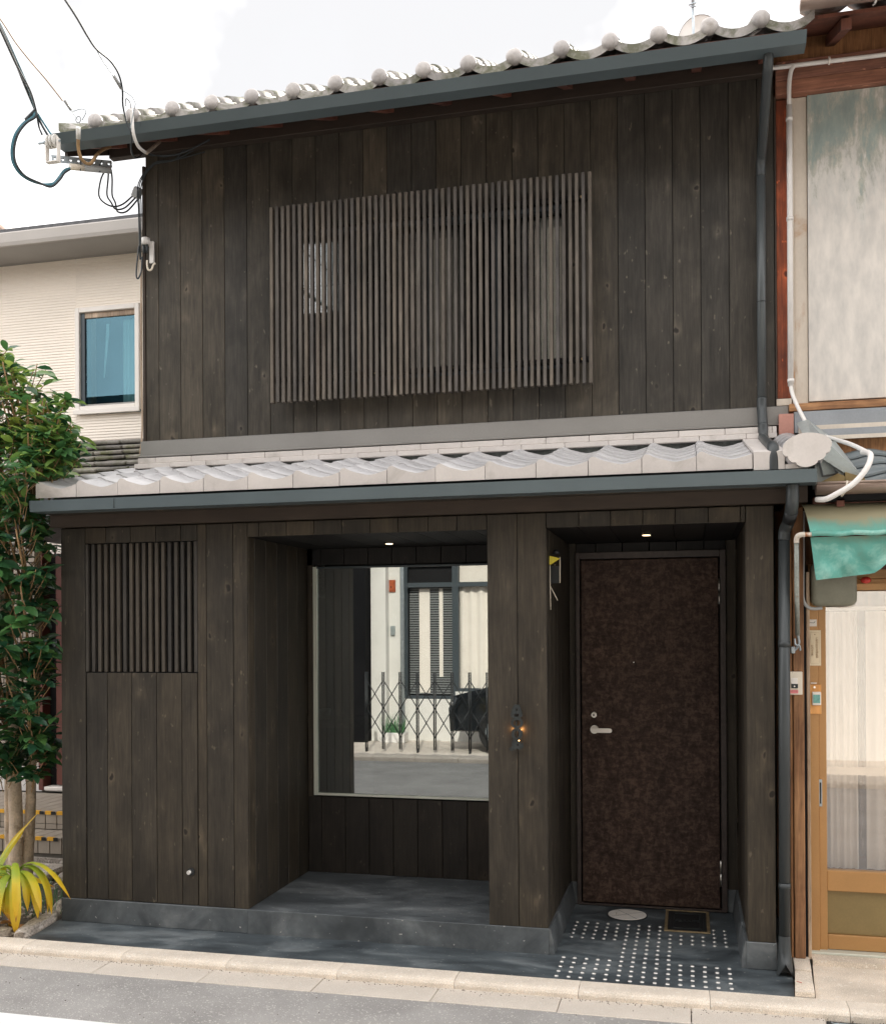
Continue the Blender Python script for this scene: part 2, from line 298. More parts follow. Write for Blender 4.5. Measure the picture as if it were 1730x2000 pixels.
def canvas():
    m, n, p = newmat('faded_teal_canvas'); v = coords(n, (1, 1, 1), False); a = noise_(n, v, 7, 8, .65, .4); f = noise_(n, v, 420, 2)
    t = n.nodes.new('ShaderNodeTexCoord'); se = n.nodes.new('ShaderNodeSeparateXYZ'); n.links.new(t.outputs['Object'], se.inputs[0])
    mr = n.nodes.new('ShaderNodeMapRange'); mr.inputs['From Min'].default_value = .03; mr.inputs['From Max'].default_value = .15; n.links.new(se.outputs['Z'], mr.inputs['Value'])
    ad = n.nodes.new('ShaderNodeMath'); ad.operation = 'MULTIPLY_ADD'; n.links.new(a.outputs['Fac'], ad.inputs[0]); ad.inputs[1].default_value = 1.15; n.links.new(mr.outputs[0], ad.inputs[2])
    r = ramp(n, ((.26, (.42, .62, .54)), (.36, (.24, .50, .43)), (.46, (.12, .38, .32)), (.66, (.14, .31, .25)), (.85, (.30, .27, .17)))); 
    dv = n.nodes.new('ShaderNodeMath'); dv.operation = 'MULTIPLY'; dv.inputs[1].default_value = .72; n.links.new(ad.outputs[0], dv.inputs[0]); n.links.new(dv.outputs[0], r.inputs['Fac'])
    n.links.new(r.outputs[0], p.inputs['Base Color']); p.inputs['Roughness'].default_value = .75; bump(n, p, f.outputs['Fac'], .25, .001); return m
M['canvas'] = canvas()
def leafmat(name, a, b, c, gloss=.35, trans=.35):
    m, n, p = newmat(name); o = n.nodes['Material Output']
    oi = n.nodes.new('ShaderNodeObjectInfo'); at_ = n.nodes.new('ShaderNodeAttribute'); at_.attribute_name = 'tone'; sr = n.nodes.new('ShaderNodeSeparateColor'); n.links.new(oi.outputs['Color'], sr.inputs[0])
    ad = n.nodes.new('ShaderNodeMath'); ad.operation = 'ADD'; ad.use_clamp = False
    fr = n.nodes.new('ShaderNodeMath'); fr.operation = 'FRACT'
    n.links.new(sr.outputs[0], ad.inputs[0]); n.links.new(at_.outputs['Fac'], ad.inputs[1]); n.links.new(ad.outputs[0], fr.inputs[0])
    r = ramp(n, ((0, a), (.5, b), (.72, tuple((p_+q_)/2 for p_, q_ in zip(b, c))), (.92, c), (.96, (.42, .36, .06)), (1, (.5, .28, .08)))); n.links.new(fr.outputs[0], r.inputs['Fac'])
    n.links.new(r.outputs[0], p.inputs['Base Color']); p.inputs['Roughness'].default_value = gloss
    t = n.nodes.new('ShaderNodeBsdfTranslucent'); n.links.new(r.outputs[0], t.inputs['Color'])
    s = n.nodes.new('ShaderNodeMixShader'); s.inputs[0].default_value = trans
    n.links.new(p.outputs[0], s.inputs[1]); n.links.new(t.outputs[0], s.inputs[2]); n.links.new(s.outputs[0], o.inputs['Surface']); return m
M['leaf'] = leafmat('evergreen_leaf', (.022, .080, .042), (.075, .19, .055), (.40, .52, .11))
def strapmat():
    m, n, p = newmat('yellowing_leaf'); o = n.nodes['Material Output']
    uv = n.nodes.new('ShaderNodeUVMap'); se = n.nodes.new('ShaderNodeSeparateXYZ'); n.links.new(uv.outputs[0], se.inputs[0])
    v = coords(n, (1, 1, 1)); a = noise_(n, v, 9, 3); ad = n.nodes.new('ShaderNodeMath'); ad.operation = 'MULTIPLY_ADD'; ad.inputs[1].default_value = .5; ad.inputs[2].default_value = -.25
    n.links.new(a.outputs['Fac'], ad.inputs[0]); a2 = n.nodes.new('ShaderNodeMath'); a2.operation = 'ADD'; n.links.new(ad.outputs[0], a2.inputs[0]); n.links.new(se.outputs['Y'], a2.inputs[1])
    r = ramp(n, ((0, (.36, .50, .10)), (.38, (.42, .52, .06)), (.62, (.82, .64, .05)), (.9, (.85, .50, .03)), (1, (.40, .15, .03)))); n.links.new(a2.outputs[0], r.inputs['Fac'])
    wv = n.nodes.new('ShaderNodeTexWave'); wv.inputs['Scale'].default_value = 3.2; wv.inputs['Distortion'].default_value = .4; n.links.new(uv.outputs[0], wv.inputs['Vector'])
    rw = ramp(n, ((0, (.70, .76, .62)), (1, (1.08,)*3))); n.links.new(wv.outputs['Fac'], rw.inputs['Fac']); c = mixc(n, None, r.outputs[0], rw.outputs[0], 'MULTIPLY', 1)
    n.links.new(c.outputs[0], p.inputs['Base Color']); p.inputs['Roughness'].default_value = .45
    t = n.nodes.new('ShaderNodeBsdfTranslucent'); n.links.new(c.outputs[0], t.inputs['Color']); s = n.nodes.new('ShaderNodeMixShader'); s.inputs[0].default_value = .35
    n.links.new(p.outputs[0], s.inputs[1]); n.links.new(t.outputs[0], s.inputs[2]); n.links.new(s.outputs[0], o.inputs['Surface']); return m
M['strap'] = strapmat()
M['drybrown'] = mat('dry_leaf', (.30, .15, .06), .7, 0, .3, 30, 90, .2)
M['bark'] = mat('pale_bark', (.60, .48, .37), .85, 0, .25, 14, 70, .7, .01, c2=(.26, .19, .13), c2pos=(.55, .7))
M['twig'] = mat('tan_twig', (.34, .21, .10), .7, 0, .2, 14, 70, .3)
# ------------------------------------------------------------------ geometry helpers
def link(name, me, parent=None, m=None, loc=None):
    o = bpy.data.objects.new(name, me); COL.objects.link(o)
    if m and not me.materials: me.materials.append(M[m])
    if loc is not None: o.location = loc
    if parent:
        o.parent = parent; o.location = Vector(o.location)-WORLD(parent)
    return o
def WORLD(o):
    v = Vector(o.location); q = o.parent
    while q: v = v+Vector(q.location); q = q.parent
    return v
def tag(o, label=None, cat=None, group=None, kind=None):
    for k, v in (('label', label), ('category', cat), ('group', group), ('kind', kind)):
        if v: o[k] = v
    return o
def thing(name, loc, label, cat, group=None):
    o = bpy.data.objects.new(name, None); o.empty_display_size = .1; COL.objects.link(o); o.location = loc
    return tag(o, label, cat, group)
_cache = {}
def box(name, x0, x1, y0, y1, z0, z1, m, parent=None, bev=.003, rot=None):
    dx, dy, dz = x1-x0, y1-y0, z1-z0
    key = ('b', round(dx, 4), round(dy, 4), round(dz, 4), m, bev)
    me = _cache.get(key)
    if me is None:
        bm = bmesh.new(); bmesh.ops.create_cube(bm, size=1)
        bmesh.ops.scale(bm, vec=(dx, dy, dz), verts=bm.verts)
        if bev: bmesh.ops.bevel(bm, geom=bm.edges[:], offset=min(bev, .3*min(dx, dy, dz)), segments=1, profile=.5, affect='EDGES')
        me = bpy.data.meshes.new(name); bm.to_mesh(me); bm.free(); me.materials.append(M[m]); _cache[key] = me
    o = link(name, me, parent, None, ((x0+x1)/2, (y0+y1)/2, (z0+z1)/2))
    if rot: o.rotation_euler = rot
    return o
def mesh(name, vs, fs, m, parent=None, smooth=False, origin=None):
    org = Vector(origin) if origin is not None else sum((Vector(v) for v in vs), Vector())/len(vs)
    me = bpy.data.meshes.new(name); me.from_pydata([Vector(v)-org for v in vs], [], fs); me.materials.append(M[m])
    if smooth: me.polygons.foreach_set('use_smooth', [True]*len(me.polygons))
    me.update()
    return link(name, me, parent, None, org)
def prism(name, pts, axis, a0, a1, m, parent=None, smooth=False):
    """closed 2-D outline extruded along an axis; pts are the two other coordinates"""
    def mk(p, a): return {'x': (a, p[0], p[1]), 'y': (p[0], a, p[1]), 'z': (p[0], p[1], a)}[axis]
    n = len(pts); vs = [mk(p, a0) for p in pts]+[mk(p, a1) for p in pts]
    fs = [tuple(range(n)), tuple(range(2*n-1, n-1, -1))]+[(i, i+n, (i+1) % n+n, (i+1) % n) for i in range(n)]
    o = mesh(name, vs, fs, m, parent)
    bm = bmesh.new(); bm.from_mesh(o.data); bmesh.ops.recalc_face_normals(bm, faces=bm.faces); bm.to_mesh(o.data); bm.free()
    if smooth:
        for i, p in enumerate(o.data.polygons): p.use_smooth = len(p.vertices) == 4
    return o
def smoothpath(pts, sub=6):
    P = [Vector(p) for p in pts]; 
    if sub <= 1 or len(P) < 3: return P
    out_ = []
    for i in range(len(P)-1):
        p0 = P[max(i-1, 0)]; p1 = P[i]; p2 = P[i+1]; p3 = P[min(i+2, len(P)-1)]
        for k in range(sub):
            t = k/sub
            out_.append(.5*((2*p1)+(-p0+p2)*t+(2*p0-5*p1+4*p2-p3)*t*t+(-p0+3*p1-3*p2+p3)*t**3))
    out_.append(P[-1]); return out_
def tube_geo(path, rad, seg=10):
    vs, fs = [], []; n = len(path); up = None
    for i, p in enumerate(path):
        d = (path[min(i+1, n-1)]-path[max(i-1, 0)]).normalized()
        if up is None: up = d.orthogonal().normalized()
        up = (up-d*up.dot(d)); up = up.normalized() if up.length > 1e-6 else d.orthogonal().normalized()
        s = d.cross(up); r = rad[i] if isinstance(rad, (list, tuple)) else rad
        for k in range(seg):
            a = 2*math.pi*k/seg; vs.append(p+up*(math.cos(a)*r)+s*(math.sin(a)*r))
    for i in range(n-1):
        for k in range(seg):
            a = i*seg+k; b = i*seg+(k+1) % seg; fs.append((a, b, b+seg, a+seg))
    fs.append(tuple(range(seg-1, -1, -1))); fs.append(tuple(range((n-1)*seg, n*seg)))
    return vs, fs
def tube(name, pts, r, m, parent=None, seg=10, sub=6):
    path = smoothpath(pts, sub)
    if isinstance(r, (list, tuple)):
        k = len(path)-1; rr = []
        for i in range(len(path)):
            t = i/k*(len(r)-1); a = int(min(t, len(r)-2)); rr.append(r[a]+(r[a+1]-r[a])*(t-a))
        r = rr
    vs, fs = tube_geo(path, r, seg)
    o = mesh(name, vs, fs, m, parent)
    for p in o.data.polygons: p.use_smooth = len(p.vertices) == 4
    return o
def disc(name, c, r, h, axis, m, parent=None, seg=24, r2=None, bev=.002):
    bm = bmesh.new(); bmesh.ops.create_cone(bm, cap_ends=True, segments=seg, radius1=r, radius2=r2 if r2 is not None else r, depth=h)
    if axis == 'y': bmesh.ops.rotate(bm, verts=bm.verts, matrix=Matrix.Rotation(R(90), 3, 'X'))
    if axis == 'x': bmesh.ops.rotate(bm, verts=bm.verts, matrix=Matrix.Rotation(R(90), 3, 'Y'))
    me = bpy.data.meshes.new(name); bm.to_mesh(me); bm.free(); me.materials.append(M[m])
    for p in me.polygons: p.use_smooth = len(p.vertices) == 4
    return link(name, me, parent, None, c)
def sphere(name, c, s, m, parent=None, seg=16):
    bm = bmesh.new(); bmesh.ops.create_uvsphere(bm, u_segments=seg, v_segments=max(6, seg//2), radius=1); bmesh.ops.scale(bm, vec=s, verts=bm.verts)
    me = bpy.data.meshes.new(name); bm.to_mesh(me); bm.free(); me.materials.append(M[m]); me.polygons.foreach_set('use_smooth', [True]*len(me.polygons))
    return link(name, me, parent, None, c)
def curveplate(name, outlines, depth, m, parent, loc, holes_bev=.0):
    """flat plate with holes standing in the XZ plane; outlines are closed lists of (x, z)"""
    cu = bpy.data.curves.new(name, 'CURVE'); cu.dimensions = '2D'; cu.fill_mode = 'BOTH'; cu.extrude = depth/2; cu.bevel_depth = holes_bev
    for ol in outlines:
        sp = cu.splines.new('POLY'); sp.points.add(len(ol)-1)
        for i, (x, z) in enumerate(ol): sp.points[i].co = (x, z, 0, 1)
        sp.use_cyclic_u = True
    t = bpy.data.objects.new('tmp', cu); COL.objects.link(t); bpy.context.view_layer.update()
    me = bpy.data.meshes.new_from_object(t.evaluated_get(bpy.context.evaluated_depsgraph_get()))
    bpy.data.objects.remove(t); me.transform(Matrix.Rotation(R(90), 4, 'X')); me.materials.clear(); me.materials.append(M[m])
    return link(name, me, parent, None, loc)
def textmesh(name, body, size, m, parent, loc, rot=(R(90), 0, 0), ext=.0004, col=False):
    cu = bpy.data.curves.new(name, 'FONT'); cu.body = '\n'.join(body) if col else body; cu.size = size; cu.extrude = ext; cu.align_x = 'CENTER'; cu.align_y = 'TOP'
    if col: cu.space_line = .92
    t = bpy.data.objects.new('tmp', cu); COL.objects.link(t); bpy.context.view_layer.update()
    me = bpy.data.meshes.new_from_object(t.evaluated_get(bpy.context.evaluated_depsgraph_get())); bpy.data.objects.remove(t)
    me.materials.clear(); me.materials.append(M[m]); o = link(name, me, parent, None, loc); o.rotation_euler = rot; return o
def circ(cx, cz, rx, rz, n=28): return [(cx+rx*math.cos(2*math.pi*i/n), cz+rz*math.sin(2*math.pi*i/n)) for i in range(n)]
def sub(name, parent, loc):
    o = bpy.data.objects.new(name, None); o.empty_display_size = .05; COL.objects.link(o); o.parent = parent; o.location = Vector(loc)-WORLD(parent); return o
# ================================================================== SETTING
def sheet(name, pts, z, m, **k):
    o = mesh(name, [(x, y, z) for x, y in pts], [tuple(range(len(pts)))], m, origin=(0, 0, z)); return tag(o, kind='structure', **k)
sheet('ground', [(-120, -120), (120, -120), (120, 120), (-120, 120)], -.12, 'dirt')
sheet('road', [(-60, -5.95), (60, -5.95), (60, -.655), (-60, -.655)], -.048, 'asphalt')
sheet('road_line', [(-60, -1.41), (60, -1.41), (60, -1.25), (-60, -1.25)], -.044, 'paint')
# concrete channel beside the kerb: single slabs
ch = tag(mesh('drain_channel', [(-9, -.67, -.075), (6, -.67, -.075), (6, -.48, -.075), (-9, -.48, -.075)], [(0, 1, 2, 3)], 'grout', origin=(0, 0, -.075)), kind='structure')
x = -9.0; k = 0
while x < 6:
    ww = .60
    if not (.2 < x+ww/2 < 1.25): box('channel_slab', x+.0015, x+ww-.0015, -.672+random.uniform(-.003, .003), -.488, -.075, -.0435+.001*(k % 2), 'lgutter', ch, .003)
    x += ww; k += 1
box('channel_slab', .003, .583, -.672, -.488, -.075, -.043, 'lgutter', ch, .003)
kb = tag(mesh('kerb', [(-9, -.49, -.1), (6, -.49, -.1), (6, -.36, -.1), (-9, -.36, -.1)], [(0, 1, 2, 3)], 'grout', origin=(0, 0, -.1)), kind='structure')
def kerbblock(x0, x1, dz=0):
    pr = [(-.362, -.09), (-.362, .000+dz), (-.455, -.001+dz), (-.474, -.005+dz), (-.486, -.013+dz), (-.491, -.024+dz), (-.492, -.09)]
    o = prism('kerb_block', pr, 'x', x0+.0012, x1-.0012, 'kerb', kb); return o
for x0 in [-8.99+.605*i for i in range(25)]: kerbblock(x0, x0+.605, random.uniform(-.001, .001))
# porch slab of dark concrete
pv = [(-3.598, -.361), (.466, -.361), (.508, .253), (.508, 1.30), (-3.64, 1.30), (-3.655, .0)]
porch = prism('porch_slab', pv, 'z', -.1, 0, 'porch'); tag(porch, kind='structure')
sheet('planting_bed', [(-9, -.36), (-3.598, -.361), (-3.655, 0), (-3.66, 2.6), (-9, 2.6)], -.02, 'dirt')
apron = prism('concrete_apron', [(.560, -.361), (5, -.361), (5, .12), (.600, .12)], 'z', -.1, .0, 'apron'); tag(apron, kind='structure')
prism('doorstep', [(.602, .121), (5, .121), (5, .42), (.604, .42)], 'z', -.05, .028, 'apron', apron)
sheet('opposite_forecourt', [(-30, -12), (30, -12), (30, -6.0), (-30, -6.0)], .012, 'lgutter')
ok = tag(mesh('opposite_kerb', [(-30, -6.12, -.1), (30, -6.12, -.1), (30, -5.95, -.1), (-30, -5.95, -.1)], [(0, 1, 2, 3)], 'grout', origin=(0, 0, -.1)), kind='structure')
for i in range(30):
    x0 = -9+.6*i
    prism('kerb_block', [(-6.1, -.09), (-6.1, .02), (-5.98, .02), (-5.96, .0), (-5.955, -.09)], 'x', x0+.003, x0+.597, 'kerb', ok)
# ================================================================== DARK TOWN HOUSE
H = thing('dark_town_house', (-1.6, .5, 0), 'dark charred cedar town house with slatted screen, recessed shop window and door', 'house')
PITCH_B = .1630
def planks(parent, xs, z0, z1, yf, m, th=.014, name='plank'):
    for a, b in zip(xs[:-1], xs[1:]):
        if b-a < .012: continue
        box(name, a+.0016, b-.0016, yf, yf+th, z0, z1, m, parent, .0022)
def planks_y(parent, ys, z0, z1, xf, side, m, th=.014):
    for a, b in zip(ys[:-1], ys[1:]):
        if b-a < .012: continue
        x0, x1 = (xf-th, xf) if side > 0 else (xf, xf+th)
        box('plank', x0, x1, a+.0016, b-.0016, z0, z1, m, parent, .0022)
# --- upper wall
YU = .92
UW = box('upper_wall', -3.59, .503, YU+.016, YU+.05, 2.84, 5.0, 'void', H, 0)
# solid body behind: side walls, back
box('flank_wall', -3.585, -3.54, YU+.052, 6.0, .0, 5.0, 'cedar', H, 0)
box('flank_wall', .455, .50, YU+.052, 6.0, .0, 5.0, 'cedar', H, 0)
box('rear_wall', -3.54, .455, 5.9, 6.0, .0, 5.0, 'cedar', H, 0)
edges_u = [-3.59, -3.493]+[-3.33+.1625*i for i in range(24)]
edges_u = [e for e in edges_u if e < .44]+[.503]
OX0, OX1, OZ0, OZ1 = -2.52, -.72, 3.33, 4.36     # opening behind the screen
ein = [e for e in edges_u if OX0-.01 <= e <= OX1+.01]
OX0, OX1 = ein[0], ein[-1]
planks(UW, [e for e in edges_u if e <= OX0+.001], 2.98, 4.975, YU, 'cedar')
planks(UW, [e for e in edges_u if e >= OX1-.001], 2.98, 4.975, YU, 'cedar')
planks(UW, ein, 2.98, OZ0, YU, 'cedar'); planks(UW, ein, OZ1, 4.975, YU, 'cedar')
# cut the backing round the opening by building it of four pieces
bpy.data.objects.remove(UW.children[0]) if False else None
me = UW.data.copy(); UW.data = me; bm = bmesh.new()
cxw, cyw, czw = WORLD(UW)
def addbox(bm, x0, x1, y0, y1, z0, z1):
    r = bmesh.ops.create_cube(bm, size=1); bmesh.ops.scale(bm, vec=(x1-x0, y1-y0, z1-z0), verts=r['verts']); bmesh.ops.translate(bm, vec=((x0+x1)/2, (y0+y1)/2, (z0+z1)/2), verts=r['verts'])
for (a, b, c, d) in ((-3.59, OX0, 2.84, 5.0), (OX1, .503, 2.84, 5.0), (OX0, OX1, 2.84, OZ0), (OX0, OX1, OZ1, 5.0)):
    addbox(bm, a-cxw, b-cxw, YU+.016-cyw, YU+.05-cyw, c-czw, d-czw)
bm.to_mesh(me); bm.free(); me.materials.clear(); me.materials.append(M['void'])
box('corner_trim', -3.612, -3.592, YU-.006, YU+.05, 2.98, 4.9, 'fascia', H, .002)
box('corner_trim', .504, .514, YU-.008, YU+.03, 3.0, 4.84, 'fascia', H, .001)
# --- window behind the screen
W2 = sub('upper_window', H, ((OX0+OX1)/2, YU+.05, OZ0))
box('window_frame', OX0, OX1, YU+.03, YU+.09, OZ0, OZ0+.045, 'frame', W2); box('window_frame', OX0, OX1, YU+.03, YU+.09, OZ1-.045, OZ1, 'frame', W2)
nx = 4
for i in range(nx+1):
    xx = OX0+(OX1-OX0)*i/nx
    box('window_frame', max(xx-.022, OX0), min(xx+.022, OX1), YU+.03, YU+.085, OZ0+.046, OZ1-.046, 'frame', W2)
for i in range(nx):
    a = OX0+(OX1-OX0)*i/nx+.022; b = OX0+(OX1-OX0)*(i+1)/nx-.022
    box('pane', a, b, YU+.055, YU+.06, OZ0+.046, OZ1-.046, 'glass', W2, 0)
# room upstairs
box('upper_room_wall', OX0-.3, OX1+.3, 3.2, 3.25, 2.9, 4.9, 'intdark', H, 0)
box('upper_ceiling', -3.53, .45, YU+.06, 5.9, 4.72, 4.76, 'intdark', H, 0); box('upper_floor', -3.53, .45, YU+.06, 5.9, 2.86, 2.92, 'intdark', H, 0)
def curtain(name, x0, x1, y, z0, z1, m, parent, folds=9, amp=.012):
    n = folds*6; vs = []; fs = []
    for i in range(n+1):
        t = i/n; xx = x0+(x1-x0)*t; yy = y+amp*math.sin(t*folds*2*math.pi)+amp*.4*math.sin(t*folds*3.7)
        vs += [(xx, yy, z0), (xx+.002*math.sin(i), yy*1.0, z1)]
    for i in range(n): fs.append((2*i, 2*i+2, 2*i+3, 2*i+1))
    return mesh(name, vs, fs, m, parent, True)
curtain('curtain', -.90, -.765, YU+.075, 3.38, 4.30, 'curtain', W2, 2, .006)  # pale strip added to stand for a bright reflection behind the slats
# --- slatted screen
SCR = sub('slat_screen', H, (-1.6, .83, 3.2))
nsl = 53
for i in range(nsl):
    x0 = -2.628+i*(2.628-.572-.0)/(nsl-1)*1.0
    dz = random.uniform(-.002, .002)
    box('slat', x0-.001, x0+.019, .80, .840, 3.198, 4.470, 'slat', SCR, .0015).location.z += dz
for z in (3.34, 4.325):
    box('rail', -2.62, -.56,   .8485, .882, z, z+.032, 'cedar_shade', SCR, .002)
for x in (-2.45, -1.95, -1.45, -.95, -.64):
    for z in (3.356, 4.341):
        tube('bracket', [(x+.022, .840, z), (x+.022, .918, z)], .008, 'brass', SCR, 8, 1)
# --- metal flashing band at the foot of the upper wall
prism('flashing_band', [(YU-.018, 3.012), (YU-.004, 3.018), (YU-.004, 2.904), (YU-.045, 2.900), (YU-.047, 2.906), (YU-.022, 2.915)], 'x', -3.625, .572, 'flash', H)
# --- lower roof
LR = sub('lower_roof', H, (-1.6, .2, 2.6))
SLP = .205; EY = -.20; EZ = 2.487; TW = .2640
box('roof_deck', -3.63, .52, -.13, .90, 2.40, 2.43, 'cedar_low', LR, 0)
prism('roof_base', [(-.12, 2.43), (-.12, 2.485), (.89, 2.74), (.89, 2.43)], 'x', -3.62, .50, 'mortar', LR)
def wave(u):    # Japanese pan tile: step and hump at the left, trough, rise to the right
    if u < .07: return .078+.016*math.sin(u/.07*math.pi/2)
    if u < .18: t = (u-.07)/.11; return .094-.010*t*t
    if u < .60: t = (u-.18)/.42; return .084-.034*(t**.75)
    t = (u-.60)/.40; return .050+.024*(t**1.6)
def tilemesh(skirt, wfun, wd, ln, slope, th=.014, drop=.058, n=22):
    bm = bmesh.new(); top = []; 
    for i in range(n+1):
        u = i/n; x = u*wd; z = wfun(u)
        top.append((bm.verts.new((x, 0, z)), bm.verts.new((x, ln, z+slope*ln)), bm.verts.new((x, 0, (z-th) if not skirt else -drop+.0)), bm.verts.new((x, ln, z+slope*ln-th)), bm.verts.new((x, .016, z-th))))
    for a, b in zip(top[:-1], top[1:]):
        f = bm.faces.new((a[0], b[0], b[1], a[1])); f.smooth = True
        f2 = bm.faces.new((a[0], a[2], b[2], b[0]))
        if skirt: bm.faces.new((a[2], a[4], b[4], b[2])); f3 = bm.faces.new((a[4], a[3], b[3], b[4]))
        else: f3 = bm.faces.new((a[2], a[3], b[3], b[2]))
    for s in (top[0], top[-1]):
        bm.faces.new((s[0], s[1], s[3], s[2]))
    bmesh.ops.recalc_face_normals(bm, faces=bm.faces)
    me = bpy.data.meshes.new('tile'); bm.to_mesh(me); bm.free(); return me
eave_t = tilemesh(True, wave, TW-.003, .235, SLP, drop=.0); eave_t.materials.append(M['tile']); eave_t.materials.append(M['tile_front'])
for p in eave_t.polygons:
    if abs(p.normal.y) > .7 and p.center.y < .03: p.material_index = 1

pan_t = tilemesh(False, wave, TW-.003, .235, SLP); pan_t.materials.append(M['tile'])
for r in range(5):
    for c in range(15):
        x = -3.652+c*TW; y = EY+r*.20; z = EZ+r*(.20*SLP+.0078)
        o = link('roof_tile', eave_t if r == 0 else pan_t, LR, None, (x+random.uniform(-.001, .001), y, z+random.uniform(-.001, .001)))
# verge tile at the right end
vs = prism('verge_tile', [(-.2045, 2.478), (-.205, 2.565), (-.18, 2.578), (.80, 2.812), (.80, 2.74), (-.15, 2.478)], 'x', .309, .452, 'tile_front', LR)
prism('verge_tile', [(-.207, 2.478), (-.207, 2.500), (-.15, 2.50), (-.15, 2.478)], 'x', .455, .56, 'tile_front', LR)
# flat ridge tiles under the flashing
for row, (z0, z1, yy) in enumerate(((2.812, 2.843, .800), (2.847, 2.884, .822))):
    x = -3.615-.133*row*0+(-.12 if row else 0)
    if row: x = -3.60
    first = True
    while x < .50:
        wv = .263 if not (first and row) else .13
        box('ridge_tile', x+.001, min(x+wv-.001, .50), yy+random.uniform(-.002, .002), .90, z0, z1, 'tile_front', LR, .003); x += wv; first = False
box('mortar_bed', -3.59, .47, .83, .895, 2.74, 2.811, 'mortar', LR, 0)
# descending ridge with cloud shaped end tile
for i in range(6):
    y0 = -.13+i*.155; z0 = 2.552+i*.036
    arc = [(.552+.088*math.cos(a), z0+.088*math.sin(a)) for a in [math.pi*k/14 for k in range(15)]]+[(.552-.076, z0-.02), (.552+.076, z0-.02)]
    o = prism('ridge_cap', arc, 'y', y0, y0+.17, 'tile', LR, True)
    for v in o.data.vertices: v.co.z += (v.co.y)*.245
# cloud outline measured in the plane Y=-.15
cl_raw = [(140, 1070), (143, 1035), (155, 1005), (185, 970), (225, 940), (280, 910), (340, 888), (400, 875), (460, 870), (530, 874), (600, 885), (665, 903), (720, 932), (760, 962), (781, 995), (785, 1025), (780, 1055), (765, 1078), (770, 1100), (762, 1125), (740, 1140), (708, 1146), (703, 1180), (680, 1208), (645, 1230), (602, 1240), (590, 1268), (550, 1296), (490, 1315), (430, 1322), (375, 1310), (330, 1282), (312, 1254), (270, 1254), (235, 1232), (212, 1200), (204, 1170), (175, 1166), (150, 1145), (142, 1110)]
cl_pts = [(.551+(px-460)/2915, 2.562-(py-1090)/2750) for px, py in cl_raw]
prism('cloud_end_tile', cl_pts, 'y', -.235, -.205, 'tile_front', LR)
# --- lower gutter and fascia
def gutter(x0, x1, yf, yb, zt, zb, lean, m, parent, name='gutter'):
    t = .004
    out_ = [(yf, zt), (yf+lean, zb), (yb, zb), (yb, zt), (yb-t, zt), (yb-t, zb+t), (yf+lean+t, zb+t), (yf+t, zt)]
    g = prism(name, out_, 'x', x0, x1, m, parent)
    for xe in (x0, x1-.004):
        prism('gutter_end', [(yf+.0045, zt-.002), (yf+lean+.0045, zb+.0045), (yb-.0045, zb+.0045), (yb-.0045, zt-.002)], 'x', xe-.0005, xe+.0045, m, g)
    return g
g1 = gutter(-3.66, .594, -.25, -.13, 2.467, 2.404, .004, 'gutter', H)
box('gutter_joint', -3.12, -3.119, -.2512, -.246, 2.408, 2.464, 'pipe', g1, 0)
box('fascia_board', -3.645, .57, -.08, -.055, 2.330, 2.425, 'fascia', H, .002)
box('soffit_board', -3.64, .57, -.054, .0, 2.334, 2.345, 'cedar_low', H, 0)
box('eave_board', -3.64, .57, -.124, -.081, 2.428, 2.47, 'fascia', H, 0)
# --- ground floor front
GW = box('ground_floor_wall', -3.628, -2.45, .016, .06, 1.0, 2.4, 'void', H, 0)
me = GW.data.copy(); GW.data = me; bm = bmesh.new(); cxw, cyw, czw = WORLD(GW)
for (a, b, y0, y1, c, d) in ((-3.626, -3.47, .016, .06, 0, 2.33), (-2.74, -2.448, .016, .06, 0, 2.33), (-3.47, -2.74, .05, .06, 0, 2.33), (-2.448, .27, .016, .06, 2.262, 2.33), (-1.03, -.743, .016, .9, 0, 2.262), (.292, .40, .016, .5, 0, 2.33),
                             (-2.448, -1.05, .016, .94, 2.262, 2.3), (-.743, .292, .016, 1.2, 2.262, 2.3)):
    addbox(bm, a-cxw, b-cxw, y0-cyw, y1-cyw, c-czw, d-czw)
bm.to_mesh(me); bm.free(); me.materials.clear(); me.materials.append(M['void'])
ZP, ZH = .137, 2.25
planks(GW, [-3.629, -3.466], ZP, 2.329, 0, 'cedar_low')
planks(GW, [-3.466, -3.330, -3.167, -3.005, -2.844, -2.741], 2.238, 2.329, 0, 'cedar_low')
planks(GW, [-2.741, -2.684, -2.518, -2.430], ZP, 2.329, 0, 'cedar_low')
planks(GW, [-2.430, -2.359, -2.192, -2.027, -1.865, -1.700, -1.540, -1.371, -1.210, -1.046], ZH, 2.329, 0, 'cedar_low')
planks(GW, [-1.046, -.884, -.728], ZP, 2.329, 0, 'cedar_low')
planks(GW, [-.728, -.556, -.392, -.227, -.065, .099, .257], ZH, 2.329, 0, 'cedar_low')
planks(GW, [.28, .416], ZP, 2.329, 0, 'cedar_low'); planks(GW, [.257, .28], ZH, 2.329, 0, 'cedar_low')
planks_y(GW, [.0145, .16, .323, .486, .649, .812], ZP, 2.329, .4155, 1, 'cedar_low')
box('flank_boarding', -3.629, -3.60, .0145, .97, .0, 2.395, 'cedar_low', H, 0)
# hatch below the lattice
HT = sub('service_hatch', H, (-3.1, .0, .14))
planks(HT, [-3.463, -3.325, -3.167, -3.005, -2.844, -2.744], ZP+.002, 1.474, .003, 'cedar_low')
